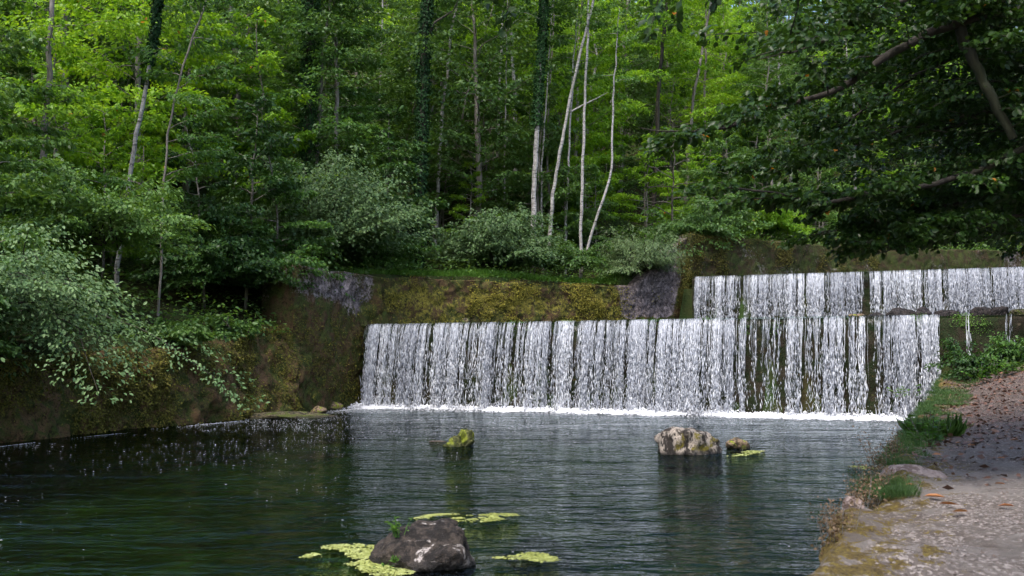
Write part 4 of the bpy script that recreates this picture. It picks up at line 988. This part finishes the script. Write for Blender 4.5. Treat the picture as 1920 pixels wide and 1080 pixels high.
# distinct trunks read from the photograph's columns, built at their own distance
def trunk_tree(name, pxs, Y, wpx, bark, leaf, label, crown=None, ivy=0, seed=0, limbs=(), cat='tree', group='distinct trunks at the wood edge', taper=.35, ybase=None, hlean=0.0):
    rg = np.random.default_rng(seed + 900)
    pts = np.array([at(a, b, Y) for a, b in pxs]); pts = pts[np.argsort(pts[:, 2])]
    pts[:, 1] += hlean * (pts[:, 2] - pts[0, 2])
    lo = pts[0]; dirn = norm(pts[1] - pts[0]) if len(pts) > 1 else UP
    gz = Hz(lo[0], lo[1]); 
    if gz < lo[2] - .1:
        kx = (lo[2] - gz + .3) / max(.5, dirn[2]); bs = lo - dirn * kx; bs[2] = Hz(bs[0], bs[1]) - .3; pts = np.vstack([bs, pts])
    else: pts = np.vstack([lo - np.array([0, 0, .4]), pts])
    hi = pts[-1]; dirn = norm(pts[-1] - pts[-2]); pts = np.vstack([pts, hi + dirn * 3.5, hi + dirn * 7 + rg.normal(0, .3, 3)])
    s = np.r_[0, np.cumsum(np.linalg.norm(np.diff(pts, axis=0), axis=1))]; q = np.linspace(0, s[-1], max(14, int(s[-1] / .5)))
    P = np.c_[np.interp(q, s, pts[:, 0]), np.interp(q, s, pts[:, 1]), np.interp(q, s, pts[:, 2])]
    for _ in range(3): P[1:-1] = (P[:-2] + 2 * P[1:-1] + P[2:]) / 4
    P[1:-1] += rg.normal(0, .02, (len(P) - 2, 3)); r0 = wpx * (.78 if bark == 'birch' else .95) * Y / F / 2
    e = empty(name, tuple(P[0])); Pl = P - P[0]; t = q / s[-1]
    Tb = Tubes(); Tb.add(Pl, r0 * (1.12 - t * (1 - taper) - .25 * np.clip((t - .7) / .3, 0, 1)), 9, .14, seed)
    for lb in limbs:
        lp = np.array([at(a, b, Y) for a, b in lb[0]]) - P[0]; lp[:, 1] += rg.normal(0, .1, len(lp)); n_ = 10; ss = np.linspace(0, len(lp) - 1, n_); k_ = np.arange(len(lp))
        lq = np.c_[[np.interp(ss, k_, lp[:, j]) for j in range(3)]].T; Tb.add(lq, np.linspace(lb[1], lb[1] * .3, n_) * Y / F / 2, 6)
    Lv = Leaves()
    if crown:
        f0, nb, rad, nl, ls = crown
        for k in range(nb):
            f = f0 + (1 - f0) * (k + rg.random()) / nb; p0 = np.array([np.interp(f, t, Pl[:, j]) for j in range(3)])
            L_ = rad * rg.uniform(.5, 1.15) * (1 - .4 * max(0, f - .6))
            spray(Lv, Tb, rg, p0, rg.uniform(0, 6.28), R(rg.uniform(0, 35)), L_, .2, int(nl / nb * (L_ / rad) ** 1.3), ls, .45, .5, .014)
    link('trunk', Tb.mesh('trunk'), BM[bark], e)
    if Lv.c: link('crown', Lv.mesh('crown', 4), LM[leaf], e)
    if ivy:
        Li = Leaves(); i0, i1, nI = ivy; f = rg.uniform(i0, i1, nI); a = rg.uniform(0, 6.28, nI)
        p = np.c_[[np.interp(f, t, Pl[:, j]) for j in range(3)]].T
        rr_ = r0 * (1.15 + 1.0 * np.abs(rg.normal(0, .5, nI)) * (1 + .9 * vnoise(np.c_[f * 40, a], 1, seed)))
        o_ = np.c_[np.cos(a), np.sin(a), np.zeros(nI)]
        Li.add(p + o_ * rr_[:, None], o_ * .3 + rg.normal(0, .3, (nI, 3)) - UP * .7, o_ + rg.normal(0, .35, (nI, 3)), rg.uniform(.07, .14, nI), .85, rng=rg)
        link('ivy', Li.mesh('ivy', 4), LM['ivy'], e)
    tag(e, label, cat, group); return e
TT = trunk_tree
TT('maple_tree', [(80, 450), (78, 380), (80, 280), (92, 160), (97, 0)], 28, 13, 'grey', 'bright', 'grey brown trunk near the left picture edge with bright leaf sprays', (.25, 34, 2.6, 9000, .15), seed=1)
TT('leaning_tree', [(235, 400), (242, 345), (250, 270), (272, 190), (285, 90), (297, 0)], 31, 11, 'birch', 'mid', 'pale trunk leaning right in the left part, ivy on its upper left side', (.55, 22, 2.4, 5000, .15), ivy=(.45, .8, 3500), seed=2)
TT('thin_tree', [(303, 420), (306, 340), (314, 260), (325, 180), (345, 120)], 30, 5, 'grey', 'maple', 'thin grey stem just right of the pale leaning trunk', (.2, 24, 2.0, 6500, .15), seed=3)
TT('ivy_tree', [(575, 420), (575, 280), (580, 120), (582, 0)], 41, 20, 'dark', 'maple', 'broad dark trunk wrapped in ivy left of the picture centre', (.5, 24, 3.0, 8000, .18), ivy=(.05, .95, 9000), seed=4)
TT('grey_tree', [(628, 420), (630, 250), (631, 120), (628, 0)], 42, 10, 'grey', 'mid', 'straight grey trunk right of the broad ivy covered one', (.45, 20, 2.6, 6000, .18), seed=5)
TT('ivy_tree', [(785, 470), (785, 380), (792, 230), (795, 100), (800, 0)], 43, 15, 'dark', 'mid', 'tall dark ivy trunk reaching down to the mossy wall, left of centre', (.5, 22, 3.0, 7000, .18), ivy=(.0, .85, 8000), seed=6, limbs=[(((800, 75), (815, 45), (850, 20), (860, 0)), 6)])
TT('birch_tree', [(824, 300), (828, 215), (838, 150), (846, 60), (858, 0)], 50, 9, 'birch', 'bright', 'white birch trunk curving up just left of the picture centre', (.62, 20, 2.5, 5000, .17), seed=7)
TT('birch_tree', [(934, 250), (936, 160), (941, 60), (945, 0)], 56, 7, 'birch', 'bright', 'thin white birch trunk high behind the centre, left of its twin', (.6, 16, 2.4, 4000, .18), seed=8)
TT('thin_tree', [(946, 310), (947, 220), (949, 140)], 50, 4, 'birch', 'bright', 'very thin pale stem right of the thin central birch', (.7, 12, 1.6, 2000, .15), seed=9)
TT('ivy_tree', [(1000, 425), (1000, 360), (1003, 300), (1010, 180), (1018, 60), (1020, 0)], 46, 13, 'birch', 'maple', 'trunk with pale bare foot and dark ivy above, right of centre', (.55, 20, 2.8, 6000, .18), ivy=(.36, .9, 7000), seed=10)
TT('birch_tree', [(1032, 425), (1040, 340), (1055, 260), (1068, 190), (1085, 110), (1100, 50), (1112, 0)], 46, 9, 'birch', 'bright', 'long white birch trunk leaning right with one side branch', (.75, 14, 2.4, 3500, .17), seed=11, limbs=[(((1072, 208), (1095, 195), (1118, 185), (1140, 172)), 4)])
TT('thin_tree', [(1016, 390), (1014, 330), (1022, 230), (1028, 130)], 48, 5, 'birch', 'mid', 'thin pale stem between the ivy trunk and the long leaning birch', (.7, 12, 1.8, 2500, .16), seed=12)
TT('thin_tree', [(1030, 400), (1026, 300), (1030, 200), (1035, 100)], 52, 5, 'grey', 'mid', 'thin grey stem behind the foot of the long leaning birch', (.7, 12, 1.8, 2500, .16), seed=13)
TT('thin_tree', [(1062, 415), (1064, 340), (1068, 260)], 48, 6, 'birch', 'mid', 'pale stem right of the long leaning birch, half hidden', (.7, 12, 1.8, 2500, .16), seed=14)
TT('birch_tree', [(1089, 480), (1090, 400), (1092, 320), (1096, 200), (1100, 100)], 46, 8, 'birch', 'mid', 'straight white birch trunk standing close behind the wall', (.65, 14, 2.2, 3500, .16), seed=15)
TT('leaning_tree', [(1098, 480), (1108, 440), (1128, 380), (1146, 340), (1147, 300)], 46, 7, 'birch', 'maple', 'thin pale trunk leaning right beside the straight birch', (.7, 10, 1.4, 1600, .15), seed=16)
TT('thin_tree', [(865, 230), (880, 160), (895, 110)], 55, 4, 'grey', 'bright', 'thin grey stem high up right of the curving birch', (.6, 12, 1.8, 2400, .17), seed=17)
TT('grey_tree', [(1232, 250), (1236, 150), (1245, 60), (1252, 0)], 58, 9, 'dark', 'bright', 'dark forked trunk behind the bright leaves right of centre', (.3, 26, 3.4, 9000, .2), seed=18)
TT('birch_tree', [(712, 260), (714, 130), (716, 40)], 56, 6, 'birch', 'mid', 'faint white trunk between the grey trunk and the tall ivy trunk', (.6, 12, 2.2, 3000, .18), seed=19)
TT('grey_tree', [(1290, 300), (1300, 180), (1318, 90), (1330, 20)], 60, 7, 'grey', 'bright', 'slender grey trunk among the brightest leaves at upper right', (.2, 30, 3.4, 10000, .2), seed=20)

def shrub(name, c, nbr, Lr, elevs, nleaf, ls, leaf, label, azr=(0, 6.28), droop=.35, kind=4, seed=0, bark='dark', hang=.3, wr=.6, tilt=.45, cat='bush', width=.42, group='shrubs along the left bank', lean=None, base_spread=.4):
    rg = np.random.default_rng(seed + 300); Lv = Leaves(); Tb = Tubes(); e = empty(name, tuple(c))
    for k in range(nbr):
        L_ = rg.uniform(*Lr); az = rg.uniform(*azr); p0 = np.array([rg.normal(0, base_spread), rg.normal(0, base_spread), rg.uniform(0, .4)])
        spray(Lv, Tb, rg, p0, az, R(rg.uniform(*elevs)), L_, droop * rg.uniform(.5, 1.3), int(nleaf / nbr * (L_ / Lr[1]) ** 1.4 * 1.3), ls, width, tilt, .02, t0=.15, hang=hang, wr=wr, lean=lean)
    link('foliage', Lv.mesh('foliage', kind), LM[leaf], e); link('stem', Tb.mesh('stem'), BM[bark], e)
    tag(e, label, cat, group); return e
# the big bush hanging over the left of the pool (several sprays reaching out and down)
shrub('hanging_bush', (-12.0, 22.4, 2.7), 105, (1.7, 4.3), (-4, 58), 42000, .098, 'bush', 'large pale green bush hanging far over the left bank wall', azr=(1.75, 4.1), droop=.62, kind=6, seed=1, lean=np.array([.1, -.2, 0]), base_spread=.8)
shrub('leafy_bush', (-12.8, 19.0, 2.0), 40, (2.0, 4.0), (5, 50), 14000, .12, 'mid', 'greener bush at the left picture edge behind the pale hanging one', azr=(.3, 3.2), droop=.5, kind=6, seed=2)
shrub('grey_bush', at(590, 470, 38.8) - UP * .5, 110, (3.2, 6.0), (22, 84), 42000, .15, 'grey', 'tall grey green bush behind the stone corner left of centre', droop=.26, seed=3, lean=np.array([0, -.35, 0]))
shrub('grey_bush', at(505, 520, 35) - UP * .4, 40, (1.6, 3.4), (10, 60), 12000, .14, 'maple', 'dark bush in the hollow left of the stone corner', droop=.4, seed=4)
shrub('round_bush', at(925, 495, 43.8) - UP * .3, 110, (2.0, 3.9), (20, 84), 34000, .14, 'grey', 'round light green bush behind the middle of the mossy wall', droop=.28, seed=5, lean=np.array([0, -.3, 0]))
shrub('needle_bush', at(1200, 505, 45.8) - UP * .1, 90, (1.4, 2.7), (20, 80), 26000, .17, 'palecon', 'feathery pale juniper like bush beside the ramp shaped wing wall', droop=.4, seed=6, wr=.16, hang=.4)
shrub('leafy_bush', at(1290, 440, 49) - UP * .2, 50, (1.4, 2.8), (5, 60), 11000, .15, 'mid', 'green bush spilling over the top of the wing wall', droop=.5, seed=7)
shrub('leafy_bush', at(1340, 425, 50) - UP * .2, 50, (1.4, 3.0), (15, 70), 12000, .15, 'mid', 'leafy bush on top of the upper wall next to the wing wall', droop=.3, seed=8)
shrub('leafy_bush', at(1440, 425, 53) - UP * .2, 50, (1.4, 3.0), (5, 65), 12000, .16, 'bright', 'brighter bush on the upper wall seen below the hanging boughs', droop=.35, seed=9)
shrub('leafy_bush', at(710, 490, 40) - UP * .2, 40, (1.0, 2.4), (10, 70), 9000, .13, 'maple', 'low bush on the wall top right of the tall grey green bush', droop=.4, seed=10)
shrub('leafy_bush', at(1060, 495, 45) - UP * .2, 50, (.8, 2.0), (10, 75), 9000, .13, 'mid', 'low bush at the feet of the birch trunks', droop=.4, seed=11)
shrub('leafy_bush', at(335, 640, 27) - UP * .1, 30, (.3, .8), (0, 70), 5000, .12, 'mid', 'small bush with larger leaves on the bank right of the hanging bush', droop=.4, kind=6, seed=12)
shrub('leafy_bush', at(440, 615, 30) - UP * .3, 24, (.3, .75), (10, 80), 1300, .15, 'mid', 'clump of broad leaved herbs on top of the mossy bank', droop=.4, kind=6, seed=13)
shrub('leafy_bush', at(180, 420, 27) - UP * .6, 50, (1.6, 3.4), (10, 65), 16000, .13, 'mid', 'bush with a few yellow leaves above the hanging bush', droop=.4, seed=14)
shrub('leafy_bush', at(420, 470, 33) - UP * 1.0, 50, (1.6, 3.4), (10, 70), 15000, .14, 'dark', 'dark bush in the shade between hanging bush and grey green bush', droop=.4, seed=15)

# ground cover of the wood edge (one mass)
rg = np.random.default_rng(55); Lv = Leaves()
n = 150000; q = np.c_[rg.uniform(-30, 40, n * 2), rg.uniform(10, 90, n * 2)]
dl, _ = poly_dist(q, LB); dr, _ = poly_dist(q, RB); riv = inside(q, np.vstack([LB, RB[::-1]]))
ok = (~riv) & (dl < dr) & (dl > .3) & (rg.random(2 * n) < np.exp(-dl / 5) * 1.3 + .38 * np.exp(-dl / 35)) & (vnoise(q, 1.1, 3) > -.45)
q = q[ok]; n = len(q); dq = poly_dist(q, LB)[0]; far_ = np.clip(dq / 25, 0, 1); hz = H(q) + rg.random(n) ** 1.5 * (.55 + 1.6 * far_) * (1 + .5 * vnoise(q, .8, 6)); a = rg.uniform(0, 6.28, n)
Lv.add(np.c_[q, hz], np.c_[np.cos(a), np.sin(a), rg.normal(.1, .4, n)], UP + rg.normal(0, .5, (n, 3)), rg.uniform(.07, .17, n) * (1 + 1.3 * far_), .6, rng=rg)
tag(link('undergrowth', Lv.mesh('undergrowth', 4), LM['mid']), 'low leafy ground cover along the top of the walls and under the trees', 'undergrowth', kind='stuff')
# grass fringe on the wall top
Lg = Leaves()
for k in range(900):
    t = rg.random(); y = 34.5 + 13 * t; x = np.interp(y, LB[:7, 1], LB[:7, 0]); nx = -.6 * (.9 + rg.random() * 1.6); ny = .8 * (.9 + rg.random() * 1.6)
    if y < 36.6: nx, ny = -abs(nx) - .8, .3
    x += nx; y2 = y + ny; tuft_blades(Lg, rg, np.array([x, y2, Hz(x, y2) - .05]), 40, .28, .4, 1.1, .02)
tag(link('wall_grass', Lg.mesh('wall_grass', 4), LM['grass']), 'bright grass fringe on top of the mossy retaining wall', 'grass', kind='stuff')

# ------------------------------------------------------------------ overhanging tree on the right
rg = np.random.default_rng(66)
e = empty('overhanging_tree', (8.2, 9.0, pz(8.2, 9.0))); E0 = np.array(e.location)
Tb = Tubes(); Lv = Leaves()
tr = np.array([(8.2, 9, -.2), (8.0, 9.1, 1.8), (7.5, 9.3, 3.6), (6.9, 9.4, 5.2), (6.6, 9.3, 7.5), (6.4, 9, 10), (6.2, 8.6, 13)]); tr[:, 2] += E0[2]
q = np.linspace(0, 6, 30); TR = np.c_[[np.interp(q, np.arange(7), tr[:, j]) for j in range(3)]].T
Tb.add(TR - E0, np.linspace(.34, .10, 30), 12, .12, 3)
def limb(pxs, Ys, w0, w1, nsp, nleaf, Lr=(.4, 1.1), side_only=None, ls=.069):
    P = np.array([at(a, b, y) for (a, b), y in zip(pxs, np.interp(np.linspace(0, 1, len(pxs)), [0, 1], Ys))])
    k = np.linspace(0, len(P) - 1, 26); Q = np.c_[[np.interp(k, np.arange(len(P)), P[:, j]) for j in range(3)]].T
    for _ in range(2): Q[1:-1] = (Q[:-2] + 2 * Q[1:-1] + Q[2:]) / 4
    Q[1:-1] += rg.normal(0, .008, (24, 3))
    Tb.add(Q - E0, np.linspace(w0, w1, 26), 7, .1, 5)
    for j in range(nsp):
        f = 1 - rg.random() ** .75; i = min(24, int(f * 25)); d = Q[i + 1] - Q[i]; az = math.atan2(d[0], d[1]) + rg.choice([-1, 1]) * rg.uniform(.35, 1.1)
        L_ = rg.uniform(*Lr); spray(Lv, Tb, rg, Q[i] - E0, az, R(rg.uniform(-14, 20)), L_, .14, int(nleaf / nsp * L_ / Lr[1] * 1.3), ls, .42, .55, .006, t0=.12, hang=.2, wr=.66, twig_step=.13, thick=.03)
# pixel paths of the visible limbs (at 7-12 m)
limb([(2080, 0), (1920, 20), (1860, 25), (1800, 37), (1725, 70), (1650, 105), (1610, 145), (1570, 175), (1500, 190), (1440, 210), (1370, 240), (1280, 250), (1200, 240)], (9.3, 8.4), .06, .004, 34, 3900, Lr=(.3, .85))
limb([(1790, -160), (1775, -20), (1790, 40), (1825, 110), (1850, 170), (1900, 260)], (9.2, 9.0), .07, .04, 14, 2500)
limb([(2200, 150), (1920, 280), (1860, 305), (1800, 335), (1700, 355), (1635, 358), (1610, 372), (1550, 380), (1480, 370), (1400, 350), (1300, 355), (1210, 350)], (9.5, 8.0), .035, .003, 34, 3800, Lr=(.25, .7))
limb([(1900, -150), (1700, 0), (1600, 45), (1560, 70), (1480, 100), (1420, 112)], (9, 7.5), .025, .003, 20, 2000)
limb([(2150, 350), (1920, 400), (1800, 435), (1700, 455), (1640, 480)], (10, 9), .03, .004, 28, 4200, Lr=(.3, .8))
limb([(2150, 240), (1920, 200), (1780, 220), (1640, 260), (1540, 300), (1440, 300)], (10.5, 9.5), .03, .004, 28, 3600)
limb([(2100, 420), (1920, 330), (1800, 380), (1650, 420), (1520, 440)], (11, 10), .03, .004, 34, 5000, Lr=(.3, .8))
limb([(2000, -100), (1850, 80), (1700, 150), (1560, 250), (1480, 330)], (11, 10.5), .03, .004, 34, 5200)
for k in range(460):
    u_ = rg.random() ** .5; px = 1480 + 600 * u_; lowest = np.interp(px, [1480, 1620, 1700, 2100], [170, 400, 445, 450]); py = rg.uniform(-120, lowest)
    yy = rg.uniform(9.5, 14); q0 = at(px, py, yy); L_ = rg.uniform(.5, 1.2)
    spray(Lv, Tb, rg, q0 - E0 + np.array([L_ * .5, 0, 0]), rg.normal(-1.57, .8), R(rg.uniform(-12, 20)), L_, .12, 72, .072, .45, .55, .006, t0=.1, hang=.2, wr=.66, twig_step=.13, thick=.04)
# the high crown that shades bank and path, out of the picture above
for k in range(120):
    i = rg.integers(18, 29); az = rg.uniform(0, 6.28); L_ = rg.uniform(3, 6.5) * (1 - .35 * (i - 12) / 17)
    if TR[i][2] < 6.5 and math.cos(az) > .2: az += math.pi
    spray(Lv, Tb, rg, TR[i] - E0, az, R(rg.uniform(15, 40)), L_, .10, 480, .20, .42, .4, .03, wr=.7, twig_step=.3)
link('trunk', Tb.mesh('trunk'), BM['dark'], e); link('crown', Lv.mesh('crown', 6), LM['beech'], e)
tag(e, 'big dark beech tree whose boughs hang over path and pool from the right', 'tree')
print('beech leaves', Lv.count())

# tree behind the photographer, its lowest twigs dip into the top of the picture
rg = np.random.default_rng(67); Tb = Tubes(); Lv = Leaves(); e = empty('roadside_tree', (4.6, -3.5, .5)); E0 = np.array(e.location)
t = np.linspace(0, 1, 16); TRk = np.c_[4.6 - 1.5 * t, -3.5 + 1.5 * t, .3 + 12 * t]; Tb.add(TRk - E0, np.linspace(.26, .06, 16), 10, .1, 2)
for k in range(80):
    i = rg.integers(7, 15); az = rg.uniform(0, 6.28); L_ = rg.uniform(3, 6); spray(Lv, Tb, rg, TRk[i] - E0, az, R(rg.uniform(10, 45)), L_, .12, 260, .17, .42, .4, .03, wr=.7, twig_step=.3)
for (pa, pb, yy) in (((960, -90), (945, 55), 6.2), ((900, -120), (925, 8), 6.0), ((1250, -120), (1215, 75), 6.3), ((1290, -100), (1262, 50), 6.6), ((1330, -90), (1340, 15), 6.8)):
    A_, B_ = at(*pa, yy), at(*pb, yy); mid = (A_ + B_) / 2 + np.array([.03, 0, .02]); src = np.array([A_[0] + .8, A_[1] - 2.2, A_[2] + 1.6]); src0 = TRk[10]
    Tb.add(np.array([src0, src, A_, mid, B_]) - E0, [.02, .012, .006, .004, .002], 4)
    m = 46; tt = rg.uniform(0, 1.0, m)[:, None]; c_ = A_ * (1 - tt) + B_ * tt + rg.normal(0, .06, (m, 3)) * (1.2 - tt)
    Lv.add(c_ - E0, np.c_[rg.normal(0, .7, m), rg.normal(0, .7, m), np.full(m, -.7)], rg.normal(0, .6, (m, 3)) + np.array([0, -.4, .6]), rg.uniform(.05, .085, m), .7, rng=rg)
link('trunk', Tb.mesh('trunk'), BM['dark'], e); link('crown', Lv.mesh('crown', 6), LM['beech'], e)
tag(e, 'tree over the camera whose dark leafy twig tips dip in at the top edge', 'tree')

# dark leafy tree beyond the far end of the path
inst('A', 1, 16.5, 25.5, 2.0, .8, 'dark', 'dark', 'dark leafy tree beyond the far end of the path at the right edge', 'tree', None, 'leafy_tree')
# dark shrubs before the dry end of the weir
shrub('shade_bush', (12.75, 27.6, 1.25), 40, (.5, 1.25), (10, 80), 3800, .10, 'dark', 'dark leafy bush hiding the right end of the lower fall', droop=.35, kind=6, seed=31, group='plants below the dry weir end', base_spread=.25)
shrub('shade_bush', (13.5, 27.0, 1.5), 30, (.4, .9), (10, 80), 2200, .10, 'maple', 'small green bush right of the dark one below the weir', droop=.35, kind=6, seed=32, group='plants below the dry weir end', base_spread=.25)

# where two of a group still share a description, say which one by distance
seen = {}
for o in list(C.objects):
    if o.parent is None and 'label' in o.keys(): seen.setdefault(o['label'], []).append(o)
for lb, os_ in seen.items():
    if len(os_) > 1:
        os_.sort(key=lambda o: o.location.x / max(1, o.location.y))
        words = {2: ['left one', 'right one']}.get(len(os_), ['%s from left' % (['first', 'second', 'third', 'fourth', 'fifth', 'sixth', 'seventh', 'eighth', 'ninth', 'tenth', 'eleventh', 'twelfth'] * 4)[i] for i in range(len(os_))])
        for o, wd in zip(os_, words): o['label'] = lb + ', ' + wd
